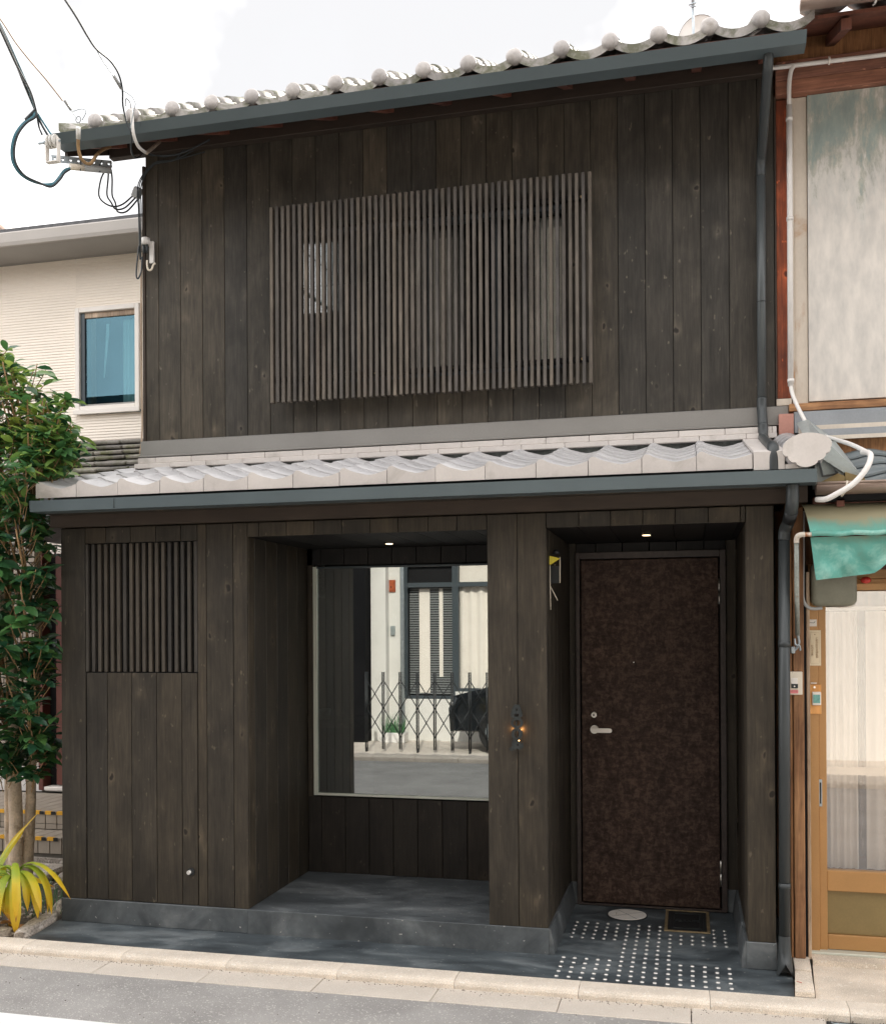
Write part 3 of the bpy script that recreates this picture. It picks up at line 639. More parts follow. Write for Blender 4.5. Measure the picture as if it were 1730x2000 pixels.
# lattice
LT = sub('lattice', H, (-3.1, 0, 1.48))
box('lattice_edge', -3.463, -3.447, .001, .03, 1.481, 2.233, 'slat_low', LT, .001); box('lattice_edge', -2.757, -2.742, .001, .03, 1.481, 2.233, 'slat_low', LT, .001)
for i in range(17):
    x = -3.424+i*.04135
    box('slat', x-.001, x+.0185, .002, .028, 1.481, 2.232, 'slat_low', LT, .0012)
for z in (1.60, 2.10): box('rail', -3.445, -2.76, .0285, .045, z, z+.03, 'void', LT, 0)
# window recess
planks_y(GW, [.0145, .10, .263, .426, .589, .752, .925], ZP, ZH, -2.430, 1, 'cedar_low')
xs = [-2.430]+[-2.337+.1622*i for i in range(8)]+[-1.046]
planks(GW, xs, ZP, .630, .925, 'cedar_shade2')
planks(GW, [-2.430, -2.390], .630, ZH, .925, 'cedar_low'); planks(GW, xs, 2.142, ZH, .925, 'cedar_shade')
for k in range(9): 
    a = -2.43+.163*k; b = min(a+.163, -1.046); box('ceiling_board', a+.0016, b-.0016, .0145, .925, ZH, ZH+.01, 'cedar_shade', GW, .001)
planks_y(GW, [.0145, .2, .363, .526, .689, .852, .925], ZP, ZH, -1.046, -1, 'cedar_low')
# door recess
planks_y(GW, [.0145, .12, .283, .446, .609, .772, .935, 1.03], ZP, ZH, -.728, 1, 'cedar_low')
planks_y(GW, [.0145, .12, .283, .446, .609, .772, .935, 1.03], ZP, ZH, .28, -1, 'cedar_low')
planks(GW, [-.728, -.683], ZP, ZH, 1.03, 'cedar_low'); planks(GW, [.217, .28], ZP, ZH, 1.03, 'cedar_low')
planks(GW, [-.683, -.56, -.397, -.234, -.071, .092, .217], 2.193, ZH, 1.03, 'cedar_shade')
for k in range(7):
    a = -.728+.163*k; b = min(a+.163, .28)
    if b-a > .01: box('ceiling_board', a+.0016, b-.0016, .0145, 1.03, ZH, ZH+.01, 'cedar_shade', GW, .001)
# plinth
PL = box('plinth', -3.632, -2.4335, -.006, .2, .0, .136, 'plinth', H, .003)
prism('recess_step', [(-.006, 0), (-.006, .134), (-.003, .1365), (.98, .1365), (.98, 0)], 'x', -2.433, -.726, 'plinth', H)
box('plinth', .274, .419, -.006, 1.06, .0, .136, 'plinth', H, .004)
prism('skirting', [(-.7255, .0005), (-.7255, .136), (-.716, .136), (-.700, .05), (-.695, .0005)], 'y', .0, 1.03, 'plinth', H)
box('skirting', -.72, -.684, 1.022, 1.05, .0005, .137, 'plinth', H, .002); box('skirting', .218, .2735, 1.022, 1.05, .0005, .137, 'plinth', H, .002)
prism('skirting', [(.2735, .0005), (.2735, .136), (.266, .136), (.252, .05), (.248, .0005)], 'y', .0, 1.03, 'plinth', H)
# --- shop window
SW = sub('shop_window', H, (-1.7, .93, .64))
for (a, b, c, d) in ((-2.389, -2.364, .64, 2.134), (-1.078, -1.052, .64, 2.134)): box('window_frame', a, b, .918, .96, c, d, 'alu', SW, .002)
box('window_frame', -2.3635, -1.0785, .919, .96, .64, .656, 'alu', SW, .002); box('window_frame', -2.3635, -1.0785, .919, .96, 2.122, 2.134, 'frame', SW, .002)
box('pane', -2.3635, -1.0785, .932, .940, .656, 2.122, 'shopglass', SW, 0)
# interior behind the shop window
box('interior_wall', -3.3, -.8, 3.6, 3.65, .0, 2.4, 'intdark', H, 0)
box('interior_wall', -3.45, -2.9, 2.7, 2.75, 1.05, 2.0, 'int', H, 0)
box('interior_side_wall', -3.52, -3.45, 1.0, 3.6, 0, 2.4, 'intdark', H, 0); box('interior_side_wall', -.85, -.80, 1.1, 3.6, 0, 2.4, 'intdark', H, 0)
box('interior_floor', -3.5, .27, 1.31, 5.8, .0, .02, 'intdark', H, 0); box('interior_ceiling', -3.5, .45, 1.06, 5.8, 2.42, 2.45, 'intdark', H, 0)
ct = thing('shop_counter', (-2.75, 1.8, 0), 'dark counter with pale top inside behind the left of the shop window', 'counter')
box('counter_body', -3.3, -2.35, 1.55, 2.1, .02, 1.02, 'intdark', ct); box('counter_top', -3.32, -2.33, 1.53, 2.12, 1.021, 1.055, 'int', ct)
bo = disc('tea_bowl', (-2.62, 1.75, 1.10), .035, .08, 'z', 'porcelain', None, 20, .05); tag(bo, 'small glazed tea bowl standing on the counter behind the shop window', 'bowl')
# --- door
DF = sub('entrance_door', H, (-.23, 1.02, 0))
FY = 1.0
box('door_frame', -.683, -.658, FY, FY+.06, .004, 2.192, 'door_frame', DF, .002); box('door_frame', .183, .217, FY, FY+.06, .004, 2.192, 'door_frame', DF, .002)
box('door_frame', -.6575, .1825, FY, FY+.06, 2.150, 2.192, 'door_frame', DF, .002); box('door_frame', -.6575, .1825, FY, FY+.06, .004, .016, 'door_frame', DF, .001)
box('door_shadow_gap', -.6575, .1825, FY+.05, FY+.06, .018, 2.148, 'void', DF, 0)
leaf = box('door_leaf', -.650, .174, FY+.008, FY+.045, .022, 2.143, 'door', DF, .003)
for z0 in (1.862, .161): 
    tube('hinge', [(.179, FY-.004, z0), (.179, FY-.004, z0+.076)], .007, 'steel', DF, 10, 1); tube('hinge', [(.179, FY-.004, z0+.079), (.179, FY-.004, z0+.155)], .007, 'steel', DF, 10, 1)
disc('lock_cylinder', (-.571, FY-.012, 1.186), .017, .04, 'y', 'steel', leaf); disc('keyhole', (-.573, FY-.034, 1.186), .006, .004, 'y', 'black', leaf, 12)
disc('handle_rose', (-.571, FY+.0, 1.094), .026, .018, 'y', 'steel', leaf)
hp = [(-.585, 1.079), (-.585, 1.106)]+[(-.474+.0135*math.cos(R(a)), 1.0925+.0135*math.sin(R(a))) for a in range(90, -91, -15)]
prism('handle', hp, 'y', FY-.056, FY-.044, 'steel', leaf); tube('handle_neck', [(-.571, FY-.045, 1.093), (-.571, FY-.008, 1.093)], .009, 'steel', leaf, 12, 1)
disc('door_viewer', (-.33, FY+.006, 1.52-.01), .004, .004, 'y', 'steel', leaf, 12)
# --- recessed downlights
for n_, (x, y, t) in enumerate(((-1.771, .603, 'small round recessed downlight in the ceiling above the shop window'), (-.229, .503, 'small round recessed downlight in the ceiling above the entrance door'))):
    dl = thing('downlight', (x, y, 2.25), t, 'light', 'recessed downlights')
    disc('rim', (x, y, 2.247), .030, .006, 'z', 'black', dl); disc('bulb', (x, y, 2.2425), .022, .004, 'z', 'lamp', dl)
# --- hatch latch
lt = thing('round_lock', (-2.79, 0, .33), 'small round silver lock low on the timber hatch', 'lock')
disc('escutcheon', (-2.788, -.002, .332), .022, .008, 'y', 'black', lt); disc('cylinder', (-2.790, -.016, .332), .012, .026, 'y', 'stud', lt)
# --- upper roof
UR = sub('upper_roof', H, (-1.6, 1.0, 5.0))
RS = .47
prism('roof_board', [(.36, 4.845), (.36, 4.87), (4.0, 4.87+RS*3.64), (4.0, 4.845+RS*3.64)], 'x', -3.86, .60, 'rafter', UR)
prism('roof_board', [(4.0, 4.845+RS*3.64), (4.0, 4.87+RS*3.64), (6.0, 5.64), (6.0, 5.60)], 'x', -3.60, .50, 'slate', UR)
box('eave_infill', -3.60, .50, .93, .96, 5.0, 5.11, 'fascia', UR, 0)
prism('gable_infill', [(.97, 5.0), (.97, 5.115), (4.0, 6.53), (6.0, 5.6), (6.0, 5.0)], 'x', -3.59, -3.56, 'cedar', UR)
prism('gable_infill', [(.97, 5.0), (.97, 5.115), (4.0, 6.53), (6.0, 5.6), (6.0, 5.0)], 'x', .47, .50, 'cedar', UR)
prism('eave_strip', [(.335, 4.835), (.335, 4.885), (.3595, 4.885), (.3595, 4.835)], 'x', -3.84, .60, 'rafter', UR)
xr = -3.62
i = 0
for i in range(12):
    x = -3.72+i*.378
    if x > .45: break
    prism('rafter', [(.40, 4.795), (.40, 4.855), (1.6, 4.855+RS*1.2), (1.6, 4.795+RS*1.2)], 'x', x-.025, x+.03, 'rafter', UR)
box('wall_plate', -3.83, .50, .86, .915, 4.955, 5.07, 'fascia', UR, .003)
prism('gable_board', [(.40, 4.76), (.40, 4.85), (3.9, 4.85+RS*3.5), (3.9, 4.76+RS*3.5)], 'x', -3.86, -3.838, 'fascia', UR)
BW = .2656
def pan(u): 
    # pan between two round joints
    return .052-.052*math.sin(math.pi*u)**.8
pan_m = tilemesh(False, pan, BW-.01, .26, RS, th=.05); pan_m.materials.append(M['tile_old'])
def barrelmesh(ln):
    bm = bmesh.new(); n = 12; rr = .043
    rows = []
    for j, y in enumerate((0, ln)):
        rows.append([bm.verts.new((rr*math.cos(math.pi*2*k/n), y, rr*math.sin(math.pi*2*k/n)+RS*y)) for k in range(n)])
    for k in range(n):
        f = bm.faces.new((rows[0][k], rows[0][(k+1) % n], rows[1][(k+1) % n], rows[1][k])); f.smooth = True
    bm.faces.new(rows[0]); bm.faces.new(rows[1][::-1]); bmesh.ops.recalc_face_normals(bm, faces=bm.faces)
    me = bpy.data.meshes.new('barrel'); bm.to_mesh(me); bm.free(); me.materials.append(M['tile_old']); return me
bar_m = barrelmesh(.26)
bm = bmesh.new(); prof = [(0, -.016), (.024, -.013), (.038, -.004), (.0465, .008), (.047, .03)]
rings = []
for r_, y_ in prof[1:]: rings.append([bm.verts.new((r_*math.cos(2*math.pi*k/24), y_, r_*math.sin(2*math.pi*k/24))) for k in range(24)])
c0 = bm.verts.new((0, -.016, 0))
for k in range(24):
    bm.faces.new((c0, rings[0][k], rings[0][(k+1) % 24]))
    for a, b in zip(rings[:-1], rings[1:]): bm.faces.new((a[k], b[k], b[(k+1) % 24], a[(k+1) % 24]))
bmesh.ops.recalc_face_normals(bm, faces=bm.faces)
for f in bm.faces: f.smooth = True
cap_m = bpy.data.meshes.new('round_cap'); bm.to_mesh(cap_m); bm.free(); cap_m.materials.append(M['tile_cap'])
for c in range(16):
    xb = -3.59+c*BW; z = 4.917+.0035*c*(.9)
    for r in range(6):
        y = .30+r*.225; zz = z+r*(.225*RS+.003)
        o = link('pan_tile', pan_m, UR, None, (xb-BW+.012-(.0 if c else .0), y+.012, zz-.038+random.uniform(-.002, .002)))
        link('round_tile', bar_m, UR, None, (xb, y+(.02 if r == 0 else 0), zz-.002))
        if r == 0:
            cp = link('round_tile_end', cap_m, UR, None, (xb+random.uniform(-.003, .003), y, zz+random.uniform(-.002, .003))); cp.rotation_euler = (R(-6), 0, R(random.uniform(-3, 3)))
for r in range(3): link('pan_tile', pan_m, UR, None, (-3.59+15*BW+.012, .312+r*.225, 4.917+.05-.047+r*.108))
g2 = gutter(-3.86, .617, .25, .395, 4.835, 4.786, .045, 'gutter', H)
box('gutter_joint', -3.236, -3.235, .2485, .252, 4.80, 4.833, 'pipe', g2, 0)
# --- downpipes
UD = tube('downpipe', [(.432, .36, 4.80), (.432, .38, 4.74), (.43, .45, 4.69), (.428, .78, 4.50), (.426, .86, 4.44), (.4255, .872, 4.36)], .0265, 'pipe', H, 16, 8)
tube('pipe_length', [(.4255, .872, 4.40), (.423, .872, 3.05)], .0255, 'pipe2', UD, 16, 1)
tube('pipe_elbow', [(.423, .872, 3.06), (.422, .868, 3.0), (.424, .84, 2.93), (.425, .82, 2.86)], .0285, 'pipe', UD, 16, 6)
tube('pipe_elbow', [(.425, .82, 2.90), (.425, .80, 2.82), (.42, .72, 2.79), (.405, .0, 2.625), (.402, -.14, 2.60), (.402, -.18, 2.56), (.402, -.185, 2.47)], .0285, 'pipe', UD, 16, 6)
for z in (3.62,): tube('pipe_joint', [(.4235, .872, z), (.4235, .872, z+.004)], .0272, 'black', UD, 16, 1)
LD = tube('downpipe', [(.488, -.19, 2.402), (.488, -.19, 2.34), (.486, -.17, 2.295), (.478, -.09, 2.235), (.466, -.045, 2.20), (.462, -.04, 2.15)], .030, 'pipe', H, 16, 8)
tube('pipe_length', [(.462, -.04, 2.19), (.452, -.04, .16)], .0275, 'pipe', LD, 16, 1)
for z in (1.62, .42): tube('pipe_joint', [(.4595-(1.62-z)*.005, -.04, z), (.4595-(1.62-z)*.005, -.04, z+.03)], .0295, 'pipe', LD, 16, 1)
tube('pipe_joint', [(.487, -.155, 2.28), (.479, -.10, 2.24)], .0315, 'black', LD, 16, 1)
# flared outlet shoe, cut open at the front
vs = []; fs = []; n = 20
for j, (z, r_, cy_) in enumerate(((.19, .0285, -.04), (.12, .030, -.042), (.03, .038, -.055), (.004, .042, -.065))):
    for k in range(n+1):
        a = -math.pi/2+2*math.pi*(k/n); zz = z
        if j >= 2:
            d = abs(((a+math.pi/2+math.pi) % (2*math.pi))-math.pi)
            if d < .9: zz += (.9-d)/.9*(.06 if j == 3 else .035)
        vs.append((.4515+r_*math.cos(a), cy_+r_*math.sin(a), zz))
for j in range(3):
    for k in range(n): a = j*(n+1)+k; fs.append((a, a+1, a+n+2, a+n+1))
mesh('pipe_shoe', vs, fs, 'pipe', LD, True)
# ================================================================== things on and before the house
# sign of four letter shapes, standing proud of the boards and lit from behind
SG = thing('door_sign', (-.888, -.02, 1.2), 'dark cut metal sign of four stacked letters reading DOOR, glowing amber behind', 'sign')
def sg(px, py): return (at(970+px/16.67, 1360+py/16.67, -.03).x, at(970+px/16.67, 1360+py/16.67, -.03).z)
SO = (-.888, -.03, 1.2)
def rel(l): return [(x-SO[0], z-SO[2]) for x, z in l]
def ring(px, py, rx, ry, n=28): return rel([sg(px+rx*math.cos(2*math.pi*i/n), py+ry*math.sin(2*math.pi*i/n)) for i in range(n)])
letD = rel([sg(*q) for q in ((600, 268), (720, 275), (760, 330), (848, 625), (800, 690), (690, 715), (560, 712), (470, 680), (462, 560), (510, 380), (560, 290))])
curveplate('letter', [letD, ring(645, 445, 32, 38, 14), rel([sg(*q) for q in ((575, 575), (715, 572), (722, 650), (650, 670), (572, 660))])], .008, 'iron', SG, SO)
curveplate('letter', [ring(660, 870, 200, 178), ring(655, 870, 120, 98)], .0084, 'iron', SG, SO)
curveplate('letter', [ring(658, 1225, 188, 190), ring(648, 1240, 66, 125)], .0088, 'iron', SG, SO)
letR = rel([sg(*q) for q in ((530, 1400), (640, 1385), (690, 1440), (680, 1480), (770, 1520), (860, 1520), (870, 1660), (800, 1720), (730, 1740), (640, 1700), (560, 1770), (430, 1780), (400, 1690), (500, 1640), (490, 1500))])
curveplate('letter', [letR, ring(688, 1585, 36, 30, 14)], .0082, 'iron', SG, SO)
box('fixing_bar', -.893, -.885, -.024, -.012, 1.08, 1.31, 'iron', SG, 0)
pl_ = bpy.data.lights.new('sign_lamp', 'POINT'); pl_.energy = .03; pl_.color = (1, .48, .16); pl_.shadow_soft_size = .004
po = bpy.data.objects.new('sign_lamp', pl_); COL.objects.link(po); po.location = (-.862, -.012, 1.185)
pl2 = pl_.copy(); pl2.energy = .02; po2 = bpy.data.objects.new('sign_lamp', pl2); COL.objects.link(po2); po2.location = (-.91, -.012, 1.185)
disc('bulb', (sg(722, 1448)[0], -.028, sg(722, 1448)[1]), .0028, .003, 'y', 'warm', SG, 10)
# lantern in the doorway
LN = thing('wall_lantern', (-.70, .12, 2.1), 'small black lantern with yellow shade and pale rods on the left doorway jamb', 'lantern')
disc('lantern_cap', (-.695, .15, 2.135), .024, .025, 'z', 'black', LN, 20, .010)
mesh('lantern_shade', [(-.728, .13, 2.112), (-.672, .15, 2.098), (-.728, .12, 2.062), (-.728, .17, 2.112), (-.672, .16, 2.098), (-.728, .16, 2.062)], [(0, 1, 2), (3, 5, 4), (0, 3, 4, 1), (1, 4, 5, 2), (0, 2, 5, 3)], 'yellow', LN)
tube('lantern_rod', [(-.674, .15, 2.105), (-.675, .15, 1.965)], .0028, 'ivory', LN, 8, 1)
tube('lantern_rod', [(-.706, .18, 2.07), (-.706, .18, 1.965)], .0018, 'ivory', LN, 8, 1)
tube('lantern_rod', [(-.724, .12, 2.06), (-.724, .12, 1.95), (-.722, .12, 1.82)], .0024, 'ivory', LN, 8, 1)
tube('lantern_rod', [(-.722, .12, 1.945), (-.684, .12, 1.87)], .0024, 'ivory', LN, 8, 1)
box('lantern_box', -.7265, -.68, .162, .21, 1.965, 2.06, 'black', LN, .002)
# studs
bm = bmesh.new(); rings = []
for r_, z_ in ((.0105, 0), (.0105, .002), (.009, .0045), (.005, .0062)): rings.append([bm.verts.new((r_*math.cos(2*math.pi*k/14), r_*math.sin(2*math.pi*k/14), z_)) for k in range(14)])
tp = bm.verts.new((0, 0, .0067))
for k in range(14):
    bm.faces.new((rings[-1][k], rings[-1][(k+1) % 14], tp))
    for a, b in zip(rings[:-1], rings[1:]): bm.faces.new((a[k], a[(k+1) % 14], b[(k+1) % 14], b[k]))
for f in bm.faces: f.smooth = True
stud_m = bpy.data.meshes.new('stud'); bm.to_mesh(stud_m); bm.free(); stud_m.materials.append(M['stud'])
for j in range(14):
    for i in range(15):
        if not (j <= 4 or j >= 9 or 5 <= i <= 9): continue
        if 9 <= i <= 12 and j >= 12: continue
        link('stud', stud_m, porch, None, (-.645+.0594*i+random.uniform(-.0012, .0012), -.32+.0727*j+random.uniform(-.0015, .0015), .0))
# round cover
mc = thing('round_cover', (-.368, .825, 0), 'round white drain cover with a cross joint set in the porch by the door', 'drain cover')
disc('cover_rim', (-.368, .825, .003), .119, .006, 'z', 'iron', mc, 48); disc('cover_plate', (-.368, .825, .0055), .113, .006, 'z', 'cover', mc, 48)
for a in (35, 125): 
    b_ = box('groove', -.368-.105, -.368+.105, .8242, .8258, .0082, .0092, 'iron', mc, 0); b_.rotation_euler = (0, 0, R(a))
textmesh('lettering', '上', .06, 'lgutter', mc, (-.43, .85, .0088), (0, 0, 0), .0003)
# square hatch
hx0, hx1, hy0, hy1 = -.146, .108, .553, .995
wh = thing('meter_hatch', ((hx0+hx1)/2, (hy0+hy1)/2, 0), 'rectangular black iron meter hatch with worn brass rim beside the door', 'hatch')
for (a, b, c, d) in ((hx0, hx1, hy0, hy0+.018), (hx0, hx1, hy1-.018, hy1), (hx0, hx0+.018, hy0+.0185, hy1-.0185), (hx1-.018, hx1, hy0+.0185, hy1-.0185)): box('hatch_rim', a, b, c, d, .0, .007, 'brass', wh, .001)
box('hatch_lid', hx0+.019, hx1-.019, hy0+.019, hy1-.019, .0, .004, 'black', wh, 0)
for (a, b, c, d) in ((hx0+.05, hx1-.05, hy0+.06, hy0+.075), (hx0+.05, hx1-.05, hy1-.075, hy1-.06), (hx0+.05, hx0+.058, hy0+.0755, hy1-.0755), (hx1-.058, hx1-.05, hy0+.0755, hy1-.0755), (hx0+.03, hx0+.036, hy0+.03, hy1-.03), (hx1-.036, hx1-.03, hy0+.03, hy1-.03)):
    box('lid_rib', a, b, c, d, .004, .0075, 'iron', wh, .001)
textmesh('lettering', '量水器', .05, 'iron', wh, ((hx0+hx1)/2, (hy0+hy1)/2+.03, .0045), (0, 0, 0), .001)
# ================================================================== RIGHT NEIGHBOUR
N = thing('weathered_neighbour_house', (2.0, 1.0, 0), 'weathered old house on the right with peeling teal sheet wall and red post', 'house')
YN = .93
RX = 4.5
box('upper_post', .514, .588, YN-.02, YN+.06, 3.06, 4.81, 'redpost', N, .004)
box('post_foot', .508, .592, YN-.022, YN+.05, 3.018, 3.058, 'oldpaint', N, .002)
box('trim_strip', .600, .612, YN-.01, YN+.03, 3.02, 4.82, 'oldpaint', N, .001); box('trim_strip', .613, .686, YN+.0, YN+.04, 3.02, 4.822, 'oldpaint', N, .002)
sh = mesh('sheet_panel', [(.689, YN-.012, 3.036), (RX, YN-.012, 3.036), (RX, YN-.012, 4.822), (.689, YN-.012, 4.822), (.689, YN+.02, 3.036), (RX, YN+.02, 3.036), (RX, YN+.02, 4.822), (.689, YN+.02, 4.822)], [(0, 1, 2, 3), (0, 3, 7, 4), (0, 4, 5, 1), (3, 2, 6, 7)], 'sheet', N, origin=(.7, YN, 3.9))
box('wall_core', .50, RX, YN+.06, YN+.15, 0, 5.3, 'oldwood', N, 0)
box('wall_beam', .512, RX, YN-.055, YN+.05, 4.825, 4.905, 'beam_red', N, .004); box('wall_beam', .512, RX, YN-.052, YN+.05, 4.908, 5.02, 'beam_red', N, .004)
box('sill_board', .575, RX, YN-.06, YN+.01, 2.974, 3.018, 'oldwood_h', N, .003)
prism('wall_flashing', [(.85, 2.965), (.90, 2.973), (.90, 2.84), (.83, 2.84)], 'x', .60, RX, 'lead', N)
prism('wall_flashing', [(.798, 2.872), (.845, 2.876), (.845, 2.80), (.793, 2.80)], 'x', .62, RX, 'oldpaint', N)
prism('wall_flashing', [(.772, 2.842), (.791, 2.846), (.791, 2.79), (.762, 2.79)], 'x', .66, RX, 'lead', N)
prism('wall_flashing', [(.742, 2.800), (.760, 2.803), (.760, 2.779), (.739, 2.777)], 'x', .70, RX, 'oldpaint', N)
M['salmon'] = mat('salmon_plaster', (.50, .25, .20), .8, 0, .1, 9, 90, .2)
box('plaster_patch', .515, .596, .84, .89, 2.80, 2.955, 'salmon', N, 0)
# top eave of the neighbour
NE = sub('neighbour_eave', N, (1.5, .6, 5.0))
prism('eave_boarding', [(.34, 4.93), (.34, 4.95), (1.3, 4.95+.42*.96), (1.3, 4.93+.42*.96)], 'x', .60, RX, 'rafter', NE)
for i in range(8):
    x = .80+.45*i
    prism('rafter', [(.36, 4.865), (.36, 4.925), (1.2, 4.925+.42*.84), (1.2, 4.865+.42*.84)], 'x', x, x+.05, 'rafter', NE)
def halfgutter(x0, x1, yc, zc, r, m, parent):
    vs = []; fs = []; n = 12
    for j, x in enumerate((x0, x1)):
        for k in range(n+1): a = math.pi+math.pi*k/n; vs.append((x, yc+r*math.cos(a), zc+r*math.sin(a)))
        for k in range(n+1): a = math.pi+math.pi*k/n; vs.append((x, yc+(r-.004)*math.cos(a), zc+(r-.004)*math.sin(a)))
    q = n+1
    for k in range(n): fs += [(k, k+1, k+1+2*q, k+2*q), (q+k, k+q+2*q, k+1+q+2*q, q+k+1)]
    fs += [(0, 2*q, 3*q, q), (n, q+n, 3*q+n, 2*q+n)]
    vs.append((x0, yc, zc)); c = len(vs)-1
    for k in range(n): fs.append((c, k+1, k))
    g = mesh('half_round_gutter', vs, fs, m, parent, True); 
    tube('gutter_bead', [(x0, yc-r, zc), (x1, yc-r, zc)], .006, m, g, 8, 1); return g
hg = halfgutter(.585, RX, .25, 4.995, .058, 'copper', NE)
for i in range(5): tube('gutter_hanger', [(1.0-.05+i*.6, .19, 5.0), (.95+i*.6, .195, 4.96), (.95+i*.6, .25, 4.925), (.95+i*.6, .32, 4.95)], .005, 'pvc', NE, 6, 3)
# neighbour top tiles above the gutter
for c in range(5):
    for r in range(3): link('pan_tile', pan_m, NE, None, (.66+c*BW, .30+r*.225, 5.02+r*.108))
# lower pent roof of neighbour: wavy blue-grey tiles
NR = sub('neighbour_pent_roof', N, (1.8, .2, 2.5))
def wave2(u): return .011*math.cos(2*math.pi*(u-.64))+.012
blue_t = tilemesh(False, wave2, .28, .26, .28, th=.012, n=18); blue_t.materials.append(M['bluetile'])
for r in range(4):
    for c in range(13):
        link('roof_tile', blue_t, NR, None, (.80+c*.28-(.28 if r > 1 else 0), -.12+r*.235, 2.395+r*(.235*.28+.017)))
prism('roof_base', [(-.10, 2.33), (-.10, 2.385), (.84, 2.60), (.84, 2.33)], 'x', .66, RX, 'void', NR)
box('wall_strip', .66, RX, .80, .84, 2.60, 2.79, 'oldwood', NR, 0)
# tin valley boxes at the left verge
vb = prism('verge_flashing', [(.715, 2.40), (.74, 2.47), (.66, 2.62), (.60, 2.63), (.60, 2.40)], 'y', -.10, .0, 'tin', NR)
mesh('verge_flashing', [(.60, -.14, 2.55), (.66, -.14, 2.60), (.80, -.13, 2.455), (.815, -.12, 2.40), (.60, .75, 2.88), (.66, .75, 2.90), (.80, .75, 2.78), (.83, .75, 2.72)], [(0, 1, 5, 4), (1, 2, 6, 5), (2, 3, 7, 6), (0, 3, 2, 1)], 'tin', NR)
mesh('verge_flashing', [(.612, -.165, 2.54), (.632, -.165, 2.445), (.70, -.165, 2.455), (.665, -.165, 2.50), (.612, .0, 2.60), (.632, .0, 2.445), (.70, .0, 2.455), (.665, .0, 2.55)], [(0, 1, 5, 4), (1, 2, 6, 5), (2, 3, 7, 6)], 'lead', NR)
mesh('verge_board', [(.60, -.15, 2.405), (.73, -.15, 2.405), (.73, -.15, 2.44), (.70, -.15, 2.455), (.60, -.05, 2.405), (.73, -.05, 2.405), (.73, -.05, 2.44), (.70, -.05, 2.455)], [(0, 1, 2, 3), (1, 5, 6, 2), (2, 6, 7, 3)], 'alum_olive', NR)
mesh('verge_board', [(.732, -.15, 2.405), (.83, -.15, 2.405), (.815, -.15, 2.43), (.732, -.15, 2.46), (.732, -.05, 2.405), (.83, -.05, 2.405), (.815, -.05, 2.43), (.732, -.05, 2.46)], [(0, 1, 2, 3), (1, 5, 6, 2), (2, 6, 7, 3)], 'alum_olive', NR)
hg2 = halfgutter(.60, RX, -.14, 2.405, .052, 'copper', NR)
for i in range(5): tube('gutter_hanger', [(.735+i*.6, -.195, 2.41), (.728+i*.6, -.195, 2.37), (.715+i*.6, -.15, 2.345)], .0055, 'ivory', NR, 6, 3)
box('eave_beam', .60, RX, -.02, .03, 2.30, 2.36, 'rafter', NR, .003)
for i in range(7):
    x = .70+.3*i; prism('rafter', [(-.10, 2.30), (-.10, 2.34), (.5, 2.52), (.5, 2.48)], 'x', x, x+.035, 'rafter', NR)
box('eave_boards', .61, RX, .03, .06, 2.0, 2.36, 'rafter', NR, 0)
# ground floor of neighbour
NG = sub('neighbour_front', N, (1.5, .2, 0))
box('corner_post', .500, .512, .13, .25, .03, 2.33, 'oldwood', NG, .002)
box('corner_post', .515, .568, .12, .25, .03, 2.33, 'oldwood', NG, .004)
box('post_shadow_board', .569, .583, .16, .25, .03, 2.33, 'void', NG, 0)
box('weathered_batten', .5835, .600, .15, .22, .02, 2.0, 'driftwood', NG, .003)
box('front_wall', .60, RX, .50, .55, 0, 2.35, 'oldwood', NG, 0)
prism('footing_stone', [(.512, .255), (.592, .23), (.575, -.06), (.500, -.05)], 'z', .0, .030, 'apron', NG); prism('footing_stone', [(.499, -.055), (.574, -.065), (.556, -.357), (.469, -.357)], 'z', .0, .024, 'apron', NG)
st_ = box('boundary_sticker', .482, .515, -.255, -.21, .0245, .0255, 'ivory', None, 0); tag(st_, 'small red and white boundary marker sticker on the narrow footing stone', 'sticker')
rd = mesh('red_arrow', [(.486, -.218, .0262), (.512, -.243, .0262), (.512, -.232, .0262), (.492, -.214, .0262)], [(0, 1, 2, 3)], 'red', st_)
SD = sub('sliding_door', N, (1.2, .3, 0))
box('door_jamb', .604, .652, .25, .34, .028, 1.96, 'alum_brown', SD, .002)
box('door_stile', .653, .692, .27, .33, .030, 1.96, 'alum_brown', SD, .003)
box('threshold', .605, RX, .22, .36, .0285, .040, 'alu', SD, .002)
box('door_rail', .6925, 1.75, .275, .325, .345, .452, 'alum_brown', SD, .003); box('door_rail', .6925, 1.75, .275, .325, .042, .118, 'alum_brown', SD, .003)
box('door_rail', .6925, 1.75, .275, .325, 1.915, 1.965, 'alum_brown', SD, .003)
box('kick_panel', .6925, 1.75, .295, .315, .1185, .3445, 'alum_olive', SD, .002)
box('pane', .6925, 1.75, .300, .305, .4525, 1.914, 'doorglass', SD, 0)
hd = box('finger_pull', .652, .668, .262, .2695, .785, .925, 'galv', SD, .001); box('pull_recess', .6565, .6635, .2605, .2618, .80, .91, 'black', hd, 0)
box('lintel', .602, RX, .235, .34, 1.966, 2.045, 'tanwood', SD, .003)
box('transom_frame', .80, RX, .22, .2345, 1.905, 1.94, 'alum_brown', SD, .002)
curtain('curtain', .70, .865, .40, .44, 1.80, 'curtain', SD, 5, .010); curtain('curtain', .905, 1.7, .40, .44, 1.80, 'curtain', SD, 12, .010)  # curtains carried lower to stand for pale reflections in the glass
curtain('curtain', .86, .91, .43, .50, 1.72, 'driftwood', SD, 2, .006)
box('curtain_rail', .70, 1.7, .385, .395, 1.805, 1.825, 'white', SD, 0)
box('inner_rail', .70, 1.74, .36, .375, .94, .98, 'ivory', SD, 0)
